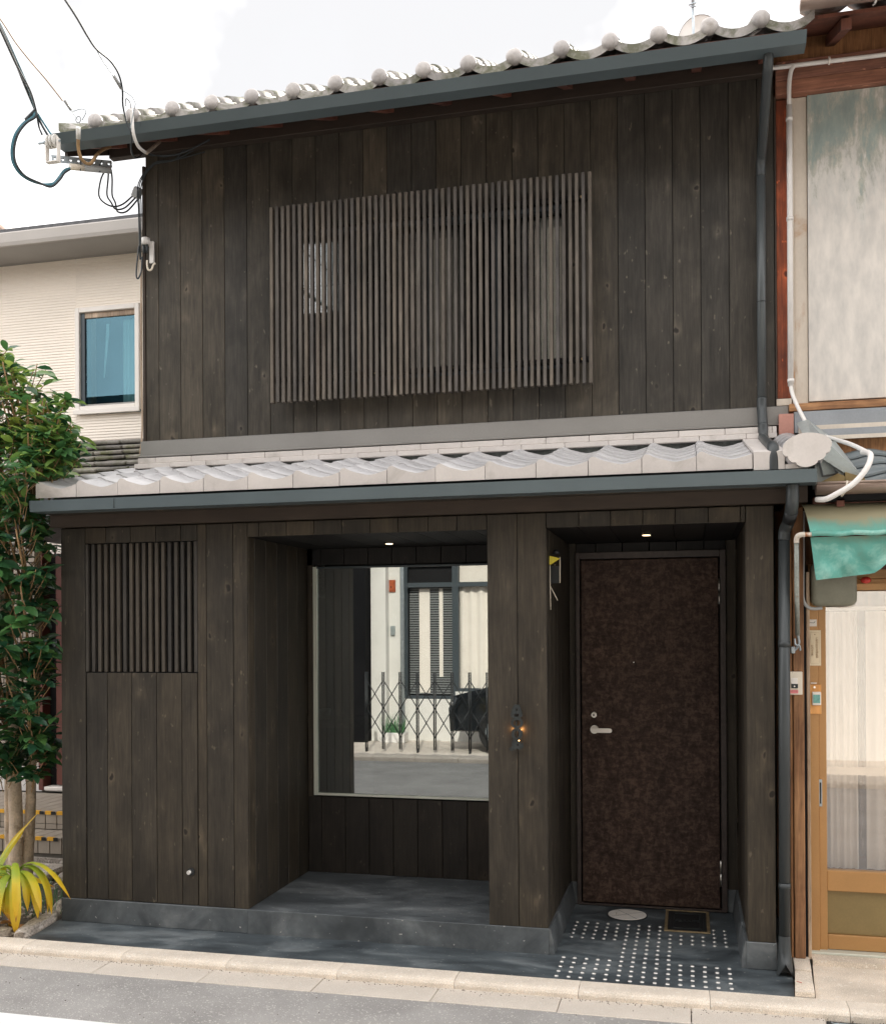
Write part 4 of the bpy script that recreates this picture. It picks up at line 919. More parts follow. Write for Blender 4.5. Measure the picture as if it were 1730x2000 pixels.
# canopy
AW = thing('green_awning', (1.3, -.1, 2.2), 'faded teal canvas awning with scalloped edge over the old sliding door', 'awning')
def awn(x0, x1, parent):
    prof = [(.03, 2.330), (-.02, 2.325), (-.09, 2.30), (-.14, 2.25), (-.165, 2.19), (-.168, 2.165)]
    n = 46; vs = []; fs = []; rows = 0
    for i in range(n+1):
        t = i/n; x = x0+(x1-x0)*t
        for j, (y, z) in enumerate(prof): vs.append((x+ (2.33-z)*.16*(1 if t < .02 else (1-t)*.6) , y, z-.006*math.sin(t*5)*(j/5)))
    q = len(prof)
    for i in range(n):
        for j in range(q-1): fs.append((i*q+j, i*q+j+1, (i+1)*q+j+1, (i+1)*q+j))
    return mesh('canvas_top', vs, fs, 'canvas', parent, True, origin=(.6, -.1, 2.14))
awn(.545, 3.4, AW)
vs = []; fs = []; n = 120; q = 9
for i in range(n+1):
    t = i/n; x = .572+(3.4-.572)*t
    s = (x-.575) % .335/.335
    bot = 1.945+.03*min(1, (x-.57)/.3)+(.05*max(0, (abs(2*s-1)-.62)/.38)**1.6 if x > .72 else 0)
    for j in range(q):
        u = j/(q-1); z = 2.150+(bot-2.150)*u
        vs.append((x+u*.03*(1 if i < 6 else .4), -.155+.045*u+.016*math.sin(x*19+u*6)*u+.008*math.sin(x*47-u*7)*(.3+u), z))
for i in range(n):
    for j in range(q-1): fs.append((i*q+j, i*q+j+1, (i+1)*q+j+1, (i+1)*q+j))
mesh('valance', vs, fs, 'canvas', AW, True, origin=(.6, -.1, 2.08))
tube('canvas_hem', [(.575+.33*i*.1, -.172+.002*math.sin(i), 2.164+.003*math.sin(i*1.3)) for i in range(86)], .0125, 'canvas', AW, 10, 1)
tube('front_rail', [(.520, -.172, 2.162), (.578, -.172, 2.163)], .0105, 'rustwhite', AW, 12, 1)
tube('rail_elbow', [(.545, -.172, 2.163), (.525, -.172, 2.162), (.512, -.168, 2.155), (.508, -.16, 2.14), (.508, -.158, 2.125)], .0125, 'rustwhite', AW, 12, 5)
tube('support_arm', [(.508, -.158, 2.14), (.518, -.06, 1.86), (.531, .05, 1.68)], .0115, 'pole', AW, 12, 1)
box('arm_bracket', .502, .522, .08, .119, 1.585, 1.62, 'galv', AW, .003)
tube('arm_hook', [(.529, .04, 1.70), (.536, .07, 1.665), (.540, .08, 1.64), (.532, .09, 1.615), (.520, .1, 1.60)], .007, 'galv', AW, 8, 4); tube('arm_hook', [(.518, .06, 1.66), (.522, .06, 1.63), (.540, .06, 1.625), (.545, .07, 1.60)], .005, 'galv', AW, 8, 4)
# electric meter box, cable
MB_ = thing('meter_box', (.71, .2, 1.9), 'grey green rounded meter box hanging below the awning edge', 'meter box')
def rrect(x0, x1, z0, z1, r, n=6):
    out_ = []
    for cx, cz, a0 in ((x1-r, z1-r, 0), (x0+r, z1-r, 90), (x0+r, z0+r, 180), (x1-r, z0+r, 270)):
        for k in range(n+1): a = R(a0+90*k/n); out_.append((cx+r*math.cos(a), cz+r*math.sin(a)))
    return out_
def domed(name, x0, x1, z0, z1, yf, yb, r, m, parent):
    vs = []; fs = []; st_ = ((yb, 0), (yf+.02, .0), (yf+.009, .004), (yf+.002, .012), (yf, .024)); n = 0
    for y, ins in st_:
        ol = rrect(x0+ins, x1-ins, z0+ins, z1-ins, max(r-ins*.6, .006)); n = len(ol); vs += [(x, y, z) for x, z in ol]
    for j in range(len(st_)-1):
        for k in range(n): a = j*n+k; b = j*n+(k+1) % n; fs.append((a, b, b+n, a+n))
    fs.append(tuple(range(len(vs)-n, len(vs)))); return mesh(name, vs, fs, m, parent, True)
domed('box_cover', .610, .826, 1.824, 2.05, .125, .215, .035, 'meter', MB_)
sphere('box_window', (.79, .18, 1.832), (.035, .02, .015), 'doorglass', MB_)
cb = tube('black_cable', [(.571, .14, 2.31), (.569, .14, 2.1), (.566, .14, 1.92), (.568, .14, 1.86), (.585, .14, 1.825), (.615, .145, 1.812), (.66, .15, 1.815)], .0085, 'greypvc', None, 10, 6); tag(cb, 'grey cable looping down the post into the rounded meter box', 'cable')
sn = sphere('red_lamp', (.875, .19, 1.955), (.026, .026, .018), 'red', None); tag(sn, 'small round red lamp above the old sliding door beside the meter box', 'lamp')
# doorbell
DB = thing('doorbell', (.528, .11, 1.43), 'cream doorbell plate with dark button and pink sticker on the brown post', 'doorbell')
box('plate', .497, .558, .100, .1195, 1.374, 1.492, 'ivory', DB, .003); box('button_cover', .503, .535, .0965, .0995, 1.43, 1.46, 'white', DB, .001); box('button', .504, .536, .094, .0992, 1.408, 1.430, 'iron', DB, .002)
disc('note_mark', (.519, .0925, 1.418), .004, .002, 'y', 'white', DB, 10); box('sticker', .498, .537, .098, .0998, 1.382, 1.399, 'pink', DB, 0)
textmesh('sticker_lettering', 'セ・ル', .011, 'ink', DB, (.517, .0975, 1.397))
# paper card with vertical writing
PC = thing('paper_card', (.634, .24, 1.61), 'long pale paper card with two columns of writing on the door jamb', 'card')
box('card_sheet', .604, .665, .2475, .2495, 1.518, 1.702, 'paper', PC, 0)
for q_ in (((.613, 1.69), (.613, 1.53), (.656, 1.53), (.656, 1.69)),):
    for a, b in zip(q_, q_[1:]+q_[:1]): tube('printed_border', [(a[0], .2473, a[1]), (b[0], .2473, b[1])], .0004, 'ink', PC, 4, 1)
textmesh('lettering', '仁和学区社会福祉協', .013, 'ink', PC, (.6455, .247, 1.665), col=True)
textmesh('lettering', '町内会会員', .012, 'ink', PC, (.622, .247, 1.625), col=True)
textmesh('lettering', '※', .014, 'ink', PC, (.635, .247, 1.686))
hk = box('hook_patch', .606, .645, .2465, .2492, 1.722, 1.758, 'white', None, .001); tag(hk, 'torn white adhesive patch with a small wire hook above the paper card', 'hook patch')
tube('wire_hook', [(.606, .243, 1.742), (.63, .240, 1.74), (.636, .240, 1.748)], .0012, 'cable', hk, 6, 2)
WB = thing('wooden_tag_board', (.634, .24, 1.35), 'orange wooden board with a white and teal tag hung on the jamb', 'plaque')
box('board', .604, .665, .240, .2492, 1.267, 1.420, 'orangewood', WB, .002); disc('nail', (.631, .2375, 1.406), .0055, .005, 'y', 'steel', WB, 12)
box('plastic_tag', .618, .662, .228, .2395, 1.313, 1.383, 'white', WB, .004); box('tag_print', .623, .657, .2268, .2278, 1.325, 1.368, 'teal_ink', WB, 0)
box('tape', .614, .643, .2485, .2495, 1.424, 1.43, 'white', WB, 0)
# grate before the neighbour
GR = thing('drain_grate', (.9, -.56, -.05), 'dark iron drain grate with raised diamond ribs at the road edge', 'grate')
gx0, gx1, gy0, gy1 = .588, 1.2, -.88, -.496
box('grate_frame', gx0, gx1, gy0, gy1, -.075, -.050, 'iron', GR, .003)
for i in range(7):
    for s in (-1, 1):
        a = Vector((gx0+.02+.1*i, gy1-.02, -.048)); b = Vector((a.x+.16*s, gy0+.02, -.048))
        for t in range(1):
            A = a; B = b
            if B.x < gx0+.01: k_ = (gx0+.01-A.x)/(B.x-A.x) if B.x != A.x else 1; B = A+(B-A)*k_
            if B.x > gx1-.01: k_ = (gx1-.01-A.x)/(B.x-A.x); B = A+(B-A)*k_
            if (B-A).length > .03: tube('grate_rib', [A, B], .004, 'galv', GR, 6, 1)
for y in (-.53, -.60): tube('grate_rib', [(gx0+.03, y, -.048), (gx1-.02, y, -.048)], .005, 'galv', GR, 6, 1)
# white conduit and cable down to the lower roof
CD = thing('white_conduit', (.58, .8, 4.0), 'white conduit running down beside the red post and over the small roof', 'conduit')
tube('conduit_pipe', [(3.5, .84, 4.93), (.68, .84, 4.965), (.615, .84, 4.962), (.592, .84, 4.93), (.583, .85, 4.85), (.5835, .86, 4.74)], .0125, 'pvc', CD, 12, 6)
tube('conduit_pipe', [(.5835, .862, 4.75), (.584, .864, 4.3), (.582, .864, 3.12)], .016, 'pvc', CD, 12, 1)
for z in (4.66, 4.08, 3.14): tube('conduit_clip', [(.5835, .863, z), (.5835, .863, z+.02)], .0195, 'pvc', CD, 12, 1)
tube('flexible_cable', [(.582, .862, 3.14), (.59, .85, 3.07), (.63, .78, 2.94), (.672, .70, 2.834), (.72, .55, 2.765), (.80, .2, 2.655), (.838, -.10, 2.558)], .011, 'pvc', CD, 12, 6)
tube('flexible_cable', [(.825, -.06, 2.565), (.838, -.14, 2.548), (.84, -.19, 2.52), (.815, -.22, 2.46), (.755, -.23, 2.39), (.68, -.225, 2.345), (.635, -.21, 2.325), (.60, -.17, 2.33)], .0135, 'pvc', CD, 12, 6)
tube('conduit_clip', [(.80, .84, 4.945), (.80, .82, 4.962), (.80, .835, 4.985)], .006, 'white', CD, 6, 3)
# antenna and dish on the roof behind
AN = thing('roof_antenna', (.08, 3.0, 6.3), 'thin antenna mast with clamp rising above the tiles', 'antenna')
b_ = at(1354, 58, 3.0)
tube('mast', [(b_.x, 3, 5.9), (b_.x, 3, b_.z), (at(1353, 13, 3).x, 3, at(1353, 13, 3).z)], .0105, 'galv', AN, 10, 1); tube('mast', [(at(1353, 13, 3).x, 3, at(1353, 13, 3).z), (b_.x-.005, 3, 7.6)], .013, 'galv', AN, 10, 1)
c_ = at(1352, 10, 3); tube('mast_clamp', [(c_.x-.03, 2.985, c_.z), (c_.x+.03, 2.985, c_.z+.01)], .007, 'galv', AN, 8, 1); tube('mast_clamp', [(c_.x-.02, 2.985, c_.z-.015), (c_.x+.03, 2.985, c_.z-.02)], .005, 'galv', AN, 8, 1)
dh = thing('satellite_dish', (.12, 3.3, 6.4), 'pale satellite dish showing just above the upper roof tiles', 'satellite dish')
c_ = at(1366, 74, 3.2); vs = [(c_.x, 3.27, c_.z)]; fs = []
for j in (1, 2, 3):
    for k in range(28): a = 2*math.pi*k/28; vs.append((c_.x+.175*j/3*math.cos(a), 3.27-.035*(j/3)**2, c_.z+.215*j/3*math.sin(a)))
for k in range(28):
    k2 = (k+1) % 28; fs.append((0, 1+k, 1+k2)); fs += [(1+k, 29+k, 29+k2, 1+k2), (29+k, 57+k, 57+k2, 29+k2)]
mesh('reflector', vs, fs, 'porcelain', dh, True); tube('dish_rim', [Vector(v) for v in vs[57:85]]+[Vector(vs[57])], .004, 'greypvc', dh, 6, 1)
tube('dish_arm', [(c_.x, 3.3, c_.z-.1), (c_.x, 3.3, 5.9)], .015, 'galv', dh, 8, 1)
# ================================================================== LEFT: wires and insulators
IN = thing('cable_insulator', (-3.82, .2, 4.72), 'white porcelain reel insulator with bolt held on a perforated arm at the eave', 'insulator')
ic = at(103, 276, .2)
for dx in (-.022, 0, .022): disc('reel_flange', (ic.x+dx, .2, ic.z), .040, .010, 'x', 'porcelain', IN, 24)
disc('reel_core', (ic.x, .2, ic.z), .024, .04, 'x', 'porcelain', IN, 20); tube('bolt', [(ic.x-.10, .2, ic.z+.0), (ic.x+.05, .2, ic.z)], .008, 'galv', IN, 8, 1)
disc('nut', (ic.x-.055, .2, ic.z), .013, .012, 'x', 'galv', IN, 6)
for dx in (-.042, .038): box('clevis_side', ic.x+dx, ic.x+dx+.005, .182, .218, ic.z-.125, ic.z+.02, 'white', IN, .001)
box('clevis_base', ic.x-.042, ic.x+.043, .182, .218, ic.z-.131, ic.z-.1255, 'white', IN, .001)
# perforated arm
PA = thing('perforated_arm', (-3.75, .5, 4.74), 'perforated steel strip reaching out below the left end of the upper gutter', 'bracket')
a0 = at(101, 309, .3); a1 = at(218, 320, .62); dv = (a1-a0)
nh = 8; hh = .022
Lh = dv.length
ux = dv.normalized(); uz = Vector((0, 0, 1)); 
def holes_plate():
    outl = [[(0, -hh), (Lh, -hh), (Lh, hh), (0, hh)]]
    for i in range(nh): outl.append(circ(.02+(Lh-.04)*i/(nh-1), 0, .0085, .0085, 12))
    o = curveplate('arm_strip', outl, .004, 'galv', PA, a0)
    o.rotation_euler = (0, -math.atan2(dv.z, math.hypot(dv.x, dv.y)), math.atan2(dv.y, dv.x)); return o
holes_plate()
mesh('arm_flange', [a0+uz*hh, a1+uz*hh, a1+uz*hh+Vector((-.02, .04, 0)), a0+uz*hh+Vector((-.02, .04, 0))], [(0, 1, 2, 3)], 'galv', PA)
cs = at(137, 325, .36); ce = at(216, 332, .56)
PV = thing('cable_sleeve', cs, 'grey plastic sleeve tied under the perforated arm with wires at both ends', 'conduit')
tube('sleeve', [cs, cs+(ce-cs)*.33], .020, 'ivory', PV, 14, 1); tube('sleeve', [cs+(ce-cs)*.33, ce], .021, 'greypvc', PV, 14, 1)
for t in (.3, .78): q_ = cs+(ce-cs)*t; tube('cable_tie', [q_+Vector((0, -.022, -.03)), q_+Vector((0, -.022, .02)), q_+Vector((0, .0, .06))], .003, 'cable', PV, 6, 1)
def wire(name, pts, r, m, label, cat='wire', group=None, seg=7):
    P = [at(*p) for p in pts]; o = tube(name, P, r, m, None, seg, 6); return tag(o, label, cat, group)
SVC = thing('service_cable', at(72, 218, .1), 'bundle of dark blue service wires coming down to the eave insulator and looping back', 'cable')
def swire(pts, r, m): tube('wire', [at(*p) for p in pts], r*1.25, m, SVC, 7, 6)
swire([(-60, -60, -1.8), (0, 52, -1.0), (28, 115, -.6), (48, 165, -.2), (66, 208, .1), (80, 240, .18), (96, 268, .195)], .006, 'cable')
swire([(-60, -66, -1.8), (0, 46, -1.0), (30, 112, -.6), (53, 165, -.2), (68, 210, .1), (92, 250, .18), (107, 272, .195)], .005, 'bluecable')
swire([(-60, -72, -1.8), (0, 56, -1.0), (33, 128, -.6), (58, 175, -.2), (70, 214, .1), (76, 246, .18), (82, 262, .18)], .005, 'cable')
for k, (dx, m_) in enumerate(((0, 'bluecable'), (3, 'cable'), (-2.5, 'bluecable'))):
    swire([(70+dx*.4, 216, .1), (66+dx, 228, .1), (48+dx, 240, .1), (32+dx, 262, .1), (25+dx, 290, .12), (28+dx, 318, .15), (45+dx, 342, .2), (75+dx, 357, .26), (100, 361+dx, .3), (114+dx, 350, .32), (126, 334+dx, .35), (142, 327, .37)], .0055, m_)
swire([(70, 214, .1), (62, 222, .1), (50, 234, .1)], .009, 'cable')
for k, (a, b, c) in enumerate(((206, 195, 258), (212, 209, 262), (217, 217, 266))):
    swire([(a, 331, .55), (b+2, 350, .57), (b-2+k*2, 380, .6), (b+8, 395, .62), (222+k*4, 403+k*5, .7), (240+k*4, 398+k*7, .8), (a+52, 383+k*3, .92)], .0045, 'cable')
jb = at(266, 375, .96); o = box('junction_box', jb.x-.035, jb.x+.03, .95, 1.0, jb.z-.035, jb.z+.04, 'greypvc', SVC, .012); o.rotation_euler = (0, R(25), 0)
# second thin wire with spring clip
TW_ = thing('guy_wire', at(150, 250, .15), 'thin rusty wire with a clamp and white wrapped hanger hooked over the gutter', 'wire')
tube('wire', [at(*p) for p in ((-60, -40, -1.8), (0, 36, -1.0), (30, 82, -.6), (60, 120, -.4), (90, 155, -.2), (122, 196, 0))], .0034, 'twig', TW_, 6, 6)
tube('clamp', [at(126, 195, .0), at(139, 214, .06)], .009, 'greypvc', TW_, 4, 1); tube('wire', [at(*p) for p in ((139, 214, .06), (146, 225, .1), (152, 233, .12))], .0025, 'galv', TW_, 6, 4)
tube('wire', [at(*p) for p in ((142, 217, .06), (160, 212, .08), (168, 218, .1), (160, 234, .12))], .0028, 'galv', TW_, 6, 4)
c_ = at(153, 233, .13); tube('hook_ring', [c_+Vector((.017*math.cos(a), 0, .019*math.sin(a))) for a in [2*math.pi*k/14 for k in range(15)]], .0025, 'cable', TW_, 6, 1)
tube('wrapped_hanger', [at(153, 248, .15), at(153, 270, .19)], .014, 'porcelain', TW_, 12, 1)
tube('brown_strap', [at(*p) for p in ((153, 270, .19), (153, 288, .22), (158, 308, .26), (168, 318, .3), (178, 318, .34), (188, 303, .4), (200, 292, .5), (215, 286, .6))], .0105, 'twig', TW_, 8, 5)
# black drop wire
DW = thing('drop_wire', at(240, 200, 0), 'black drop wire curving down over the gutter with a white sleeve to the wall', 'wire')
tube('wire', [at(*p) for p in ((100, -40, -1.6), (128, 0, -1.2), (150, 34, -.9), (172, 72, -.6), (188, 95, -.4), (215, 118, -.2), (232, 145, -.05), (239, 175, .05), (240, 205, .15), (248, 240, .2), (257, 262, .22), (256, 290, .3), (262, 306, .4), (272, 306, .5), (281, 297, .6), (300, 303, .7), (350, 300, .8), (410, 272, .86))], .0056, 'cable', DW, 7, 6)
tube('wire', [at(*p) for p in ((187, 94, -.4), (205, 125, -.25), (222, 148, -.1))], .0028, 'galv', DW, 6, 4); tube('clamp', [at(222, 147, -.08), at(237, 172, .04)], .010, 'greypvc', DW, 4, 1)
tube('wire', [at(*p) for p in ((238, 175, .05), (255, 186, .12), (264, 200, .15), (260, 222, .18), (255, 250, .2))], .0028, 'galv', DW, 6, 5)
tube('pigtail_hook', [at(*p) for p in ((256, 214, .19), (254, 200, .19), (246, 192, .18), (246, 207, .18))], .003, 'cable', DW, 6, 5)
tube('white_sleeve', [at(*p) for p in ((256, 212, .19), (258, 235, .2), (261, 262, .22), (270, 285, .3), (284, 297, .42))], .010, 'pvc', DW, 10, 5); tube('white_sleeve', [at(*p) for p in ((286, 298, .42), (296, 290, .5), (312, 276, .62))], .011, 'driftwood', DW, 10, 5)
tube('tape_wrap', [at(258, 250, .21), at(260, 260, .22)], .013, 'cable', DW, 8, 1)
tube('wire', [at(*p) for p in ((290, 298, .5), (320, 306, .8), (355, 296, .86), (380, 270, .9), (400, 262, .9))], .003, 'cable', DW, 6, 5)
# wires down the left corner
CW = thing('corner_cable', (-3.6, .9, 4.2), 'dark cables running down the left corner of the upper timber wall', 'cable')
for k in range(3):
    dx = -.006+.008*k
    pts = [at(400-20*k, 296-k*4, .9), at(340, 312, .905), at(300, 318+k*2, .91)]+[Vector((-3.622+dx+.006*math.sin(z*5+k), .905, z)) for z in (4.78, 4.6, 4.45, 4.35, 4.26)]
    tube('wire', pts, .004, 'cable', CW, 6, 5)
tube('wire', [(-3.628, .9, 4.35), (-3.635, .88, 4.2), (-3.63, .87, 4.13), (-3.615, .87, 4.12), (-3.60, .88, 4.17), (-3.598, .89, 4.27)], .0055, 'cable', CW, 8, 6)
tube('wire', [(-3.618, .91, 4.25), (-3.622, .912, 3.6), (-3.618, .912, 3.1), (-3.63, .90, 2.93)], .006, 'driftwood', CW, 8, 4)
SB = thing('cable_entry_box', (-3.55, .9, 4.3), 'white cable entry cap with black sleeves on the left corner of the timber wall', 'junction box')
box('mounting_plate', -3.552, -3.520, .900, .9185, 4.225, 4.375, 'pvc', SB, .003); disc('cap', (-3.562, .875, 4.365), .028, .045, 'z', 'pvc', SB, 20)
for dx in (-.014, .010): tube('black_sleeve', [(-3.562+dx, .872, 4.342), (-3.562+dx, .872, 4.29)], .0085, 'cable', SB, 8, 1)
tube('cream_tube', [(-3.55, .87, 4.235), (-3.548, .868, 4.19), (-3.535, .866, 4.165), (-3.515, .868, 4.17), (-3.507, .875, 4.20), (-3.497, .885, 4.215)], .0065, 'ivory', SB, 10, 6)
# ================================================================== LEFT NEIGHBOUR
LN_ = thing('cream_neighbour_house', (-7, 4, 0), 'cream sided house behind the tree with grey eave and window tinted with blue sky reflection', 'house')
YL = 3.0
zt = at(0, 509, YL).z
wx0, wx1 = at(158, 700, YL).x, at(266, 700, YL).x; wz1, wz0 = at(160, 612, YL).z, at(160, 795, YL).z
# lapped siding as real courses
def siding(x0, x1, z0, z1, y):
    vs = []; fs = []; z = z0; p = .026; i = 0
    while z < z1:
        a = len(vs); vs += [(x0, y-.006, z), (x1, y-.006, z), (x1, y, min(z+p, z1)), (x0, y, min(z+p, z1))]; fs.append((a, a+1, a+2, a+3))
        if i: fs.append((a-1, a-2, a+1, a))
        z += p; i += 1
    return mesh('siding', vs, fs, 'cream', LN_, origin=(x0, y, z0))
WT = .045
siding(-14, wx0-WT, .0, 5.28, YL); siding(wx1+WT, -2.5, 2.4, 5.28, YL); siding(wx0-WT, wx1+WT, wz1+WT, 5.28, YL); siding(wx0-WT, wx1+WT, 2.4, wz0-WT-.03, YL)
box('wall_core', -14, wx0-.02, YL+.12, YL+.2, 0, 5.2, 'cream', LN_, 0); box('house_body', -14, 3, 4.0, 9, 0, 5.2, 'cream', LN_, 0)
WN = sub('side_window', LN_, (wx0, YL, wz0))
box('window_trim', wx0-WT, wx0, YL-.03, YL+.03, wz0-WT, wz1+WT, 'white', WN, .004); box('window_trim', wx1, wx1+WT, YL-.03, YL+.03, wz0-WT, wz1+WT, 'white', WN, .004)
box('window_trim', wx0+.0005, wx1-.0005, YL-.029, YL+.03, wz1, wz1+WT, 'white', WN, .004); box('window_trim', wx0+.0005, wx1-.0005, YL-.029, YL+.03, wz0-WT, wz0, 'white', WN, .004)
box('window_sill', wx0-WT-.01, wx1+WT+.01, YL-.05, YL-.0315, wz0-WT-.035, wz0-WT+.01, 'white', WN, .004)
box('sash', wx0+.001, wx0+.045, YL-.005, YL+.04, wz0+.001, wz1-.001, 'frame', WN, .002); box('sash', wx0+.0455, wx1-.002, YL-.004, YL+.04, wz1-.05, wz1-.002, 'driftwood', WN, .002)
box('sash', wx0+.0455, wx1-.002, YL-.004, YL+.04, wz0+.001, wz0+.02, 'soffit', WN, .002)
box('pane', wx0+.0455, wx1-.002, YL+.01, YL+.015, wz0+.0205, wz1-.0505, 'skyglass', WN, 0)
curtain('curtain', wx1-.17, wx1-.01, YL+.06, wz0+.03, wz1-.07, 'curtain', WN, 4, .012)
prism('curtain_tie', [(wx0+.235, wz1-.10), (wx0+.265, wz1-.10), (wx0+.262, wz1-.2), (wx0+.215, wz0+.27), (wx0+.205, wz0+.27)], 'y', YL+.05, YL+.055, 'curtain', WN)
box('window_shade', wx0, wx1, YL+.25, YL+.27, wz0-.2, wz1+.1, 'tealdark', WN, 0)
YE = 2.55
z_ = lambda px, py: at(px, py, YE).z
zr1, zr0, zg1, zg0 = at(135, 430, YE).z, at(135, 438, YE).z, at(135, 439, YE).z, at(135, 465, YE).z
x1e = -2.8
box('roof_edge', -14, x1e, YE+.02, YE+.10, zr0, zr1, 'slate', LN_, .004)
mesh('roof_slope', [(-14, YE+.03, zr1-.005), (x1e, YE+.03, zr1-.005), (x1e, 7.0, zr1+1.5), (-14, 7.0, zr1+1.5)], [(0, 1, 2, 3)], 'slate', LN_)
prism('eave_gutter', [(YE, zg1), (YE-.004, zg1-.01), (YE+.004, zg0+.03), (YE+.015, zg0), (YE+.10, zg0), (YE+.10, zg1)], 'x', -14, x1e, 'greyeave', LN_)
zs0 = at(135, 494, 2.95).z
mesh('eave_soffit', [(-14, YE+.04, zg0-.002), (x1e, YE+.04, zg0-.002), (x1e, YL-.01, zg0-.0), (-14, YL-.01, zg0-.0)], [(0, 3, 2, 1)], 'soffit', LN_)
box('frieze_board', -14, x1e, YL-.04, YL-.0065, at(135, 492, YL-.04).z, zg0-.003, 'soffit', LN_, .003)
# far rooftop edge in the upper left corner
fr = thing('far_white_gable', (-12, 9, 8), 'white gable end of a farther house peeping above the grey eave', 'house')
ga = [at(-60, 390, 9), at(22, 462, 9), at(22, 520, 9), at(-60, 520, 9)]
mesh('gable_wall', [v for v in ga]+[v+Vector((0, 2, 0)) for v in ga], [(3, 2, 1, 0), (0, 1, 5, 4), (1, 2, 6, 5)], 'white', fr)
tube('verge_trim', [ga[0]+Vector((0, -.02, 0)), ga[1]+Vector((0, -.02, 0))], .05, 'copper', fr, 6, 1)
# low lean-to roof of weathered tiles
LO = thing('lean_to_roof', (-4.3, 1.6, 2.8), 'weathered mossy tiled lean-to roof between the cream house and timber wall', 'roof')
for r in range(8):
    y = 1.05+.20*r; z = 2.78+.083*r; x = -5.4
    x = -5.4+(.13 if r % 2 else 0)
    while x < -3.70:
        x2 = min(x+.27, -3.66)
        o = box('roof_tile', x+.004, x2-.004, y, y+.25, z, z+.028, 'oldtile', LO, .008); o.rotation_euler = (R(13+random.uniform(-1.5, 1.5)), R(random.uniform(-1.5, 1.5)), 0); x = x2
for r, (z, a) in enumerate(((3.44, -3.98), (3.475, -3.94), (3.508, -3.86))):
    box('ridge_tile', a-.04, -3.66, 2.5-.1, 2.64, z, z+.028, 'slate' if r == 1 else 'oldtile', LO, .008)
prism('lean_to_base', [(1.1, 2.5), (1.1, 2.76), (2.7, 3.42), (2.7, 2.5)], 'x', -5.4, -3.66, 'slate', LO)
# entrance of the cream house: porch steps, wall, door
YD = 2.35
EN = sub('neighbour_entrance', LN_, (-5.2, YD, .36))
box('door_post', -5.445, -5.40, YD-.03, YD+.1, .36, 2.4, 'brown_door', EN, .004)
box('door_reveal', -5.40, -5.30, YD+.08, YD+.1, .36, 2.4, 'void', EN, 0)
dr = box('brown_door', -5.31, -4.45, YD+.03, YD+.07, .40, 2.4, 'brown_door', EN, .003)
for i in range(14):
    z = .60+.108*i; box('door_light', -5.222, -5.180, YD+.022, YD+.031, z, z+.055, 'skyglass', dr, 0); box('light_backing', -5.222, -5.180, YD+.0312, YD+.0335, z, z+.055, 'void', dr, 0)
box('door_sill', -5.385, -4.4, YD-.04, YD+.08, .362, .392, 'white', EN, .004)
def tilewall():
    bx = sub('tile_wall', LN_, (-5.8, YD, .6)); box('wall_bed', -6.4, -5.447, YD+.02, YD+.08, .62, 2.5, 'grout', bx, 0)
    r = 0; z = .63
    while z < 2.45:
        x = -6.05+(.05 if r % 2 else 0)
        while x < -5.46:
            x2 = min(x+.095, -5.45); box('wall_tile', x, x2-.008, YD+.010+random.uniform(0, .003), YD+.02, z, z+.042, 'steptile', bx, .002); x = x2
        z += .050; r += 1
    box('water_table', -6.4, -5.447, YD-.01, YD+.08, .585, .615, 'white', bx, .003); box('footing', -6.4, -5.447, YD+.02, YD+.07, .34, .584, 'pvc', bx, .003)
tilewall()
ST = thing('entrance_steps', (-5.0, 1.6, 0), 'beige tiled entrance steps with black and yellow hazard tape along their edges', 'steps')
ysA, ysB = 1.50, 1.24
zA1, zA0 = .345, .215; zB1 = .205; zB0 = .03
box('step_core', -7.5, -3.9, ysA+.012, 2.45, .0, zA1-.012, 'grout', ST, 0); box('step_core', -7.5, -3.9, ysB+.012, ysA+.01, .0, zB1-.012, 'grout', ST, 0)
box('step_foot', -7.5, -3.9, ysB-.02, ysB+.011, -.02, .055, 'stone', ST, 0)
xx = -6.2
M['tape_y'] = mat('hazard_yellow', (.80, .42, .03), .5, 0, .08, 30, 90, 0)
while xx < -4.0:
    a, b = xx+.003, xx+.097
    box('step_tile', a, b, ysA, ysA+.01, zA0+.036, zA1-.013, 'steptile', ST, .002); box('step_tile', a, b, ysA+.001, ysA+.01, zA0-.006, zA0+.032, 'steptile', ST, .002)
    box('step_tile', a, b, ysA-.004, 2.28, zA1-.0115, zA1, 'steptile', ST, .002)
    box('step_tile', a+.02, b+.02, ysB, ysB+.01, .085, zB1-.013, 'steptile', ST, .002); box('step_tile', a+.02, b+.02, ysB-.004, ysA-.001, zB1-.0115, zB1, 'steptile', ST, .002)
    if xx < -4.58:
        for (y, z) in ((ysA-.006, zA1), (ysB-.006, zB1)):
            o = box('hazard_tape', a, a+.05, y-.0015, y, z-.024, z+.001, 'tape_y', ST, 0); box('hazard_tape', a+.0505, b-.006, y-.0015, y, z-.024, z+.001, 'black', ST, 0)
            box('hazard_tape', a, a+.056, y, y+.02, z+.0012, z+.0022, 'tape_y', ST, 0)
    xx += .10
for i, (x, y, s) in enumerate(((-4.62, 1.0, .30), (-4.25, .98, .32), (-3.92, .95, .30))):
    o = box('stepping_stone', x, x+s, y-.14, y+.12, -.02, .05, 'stone', None, .02); tag(o, ['pale granite slab before the steps at the frame edge', 'pale granite slab before the steps behind the trunk', 'pale granite slab before the steps against the timber wall'][i], 'stone', 'granite slabs')
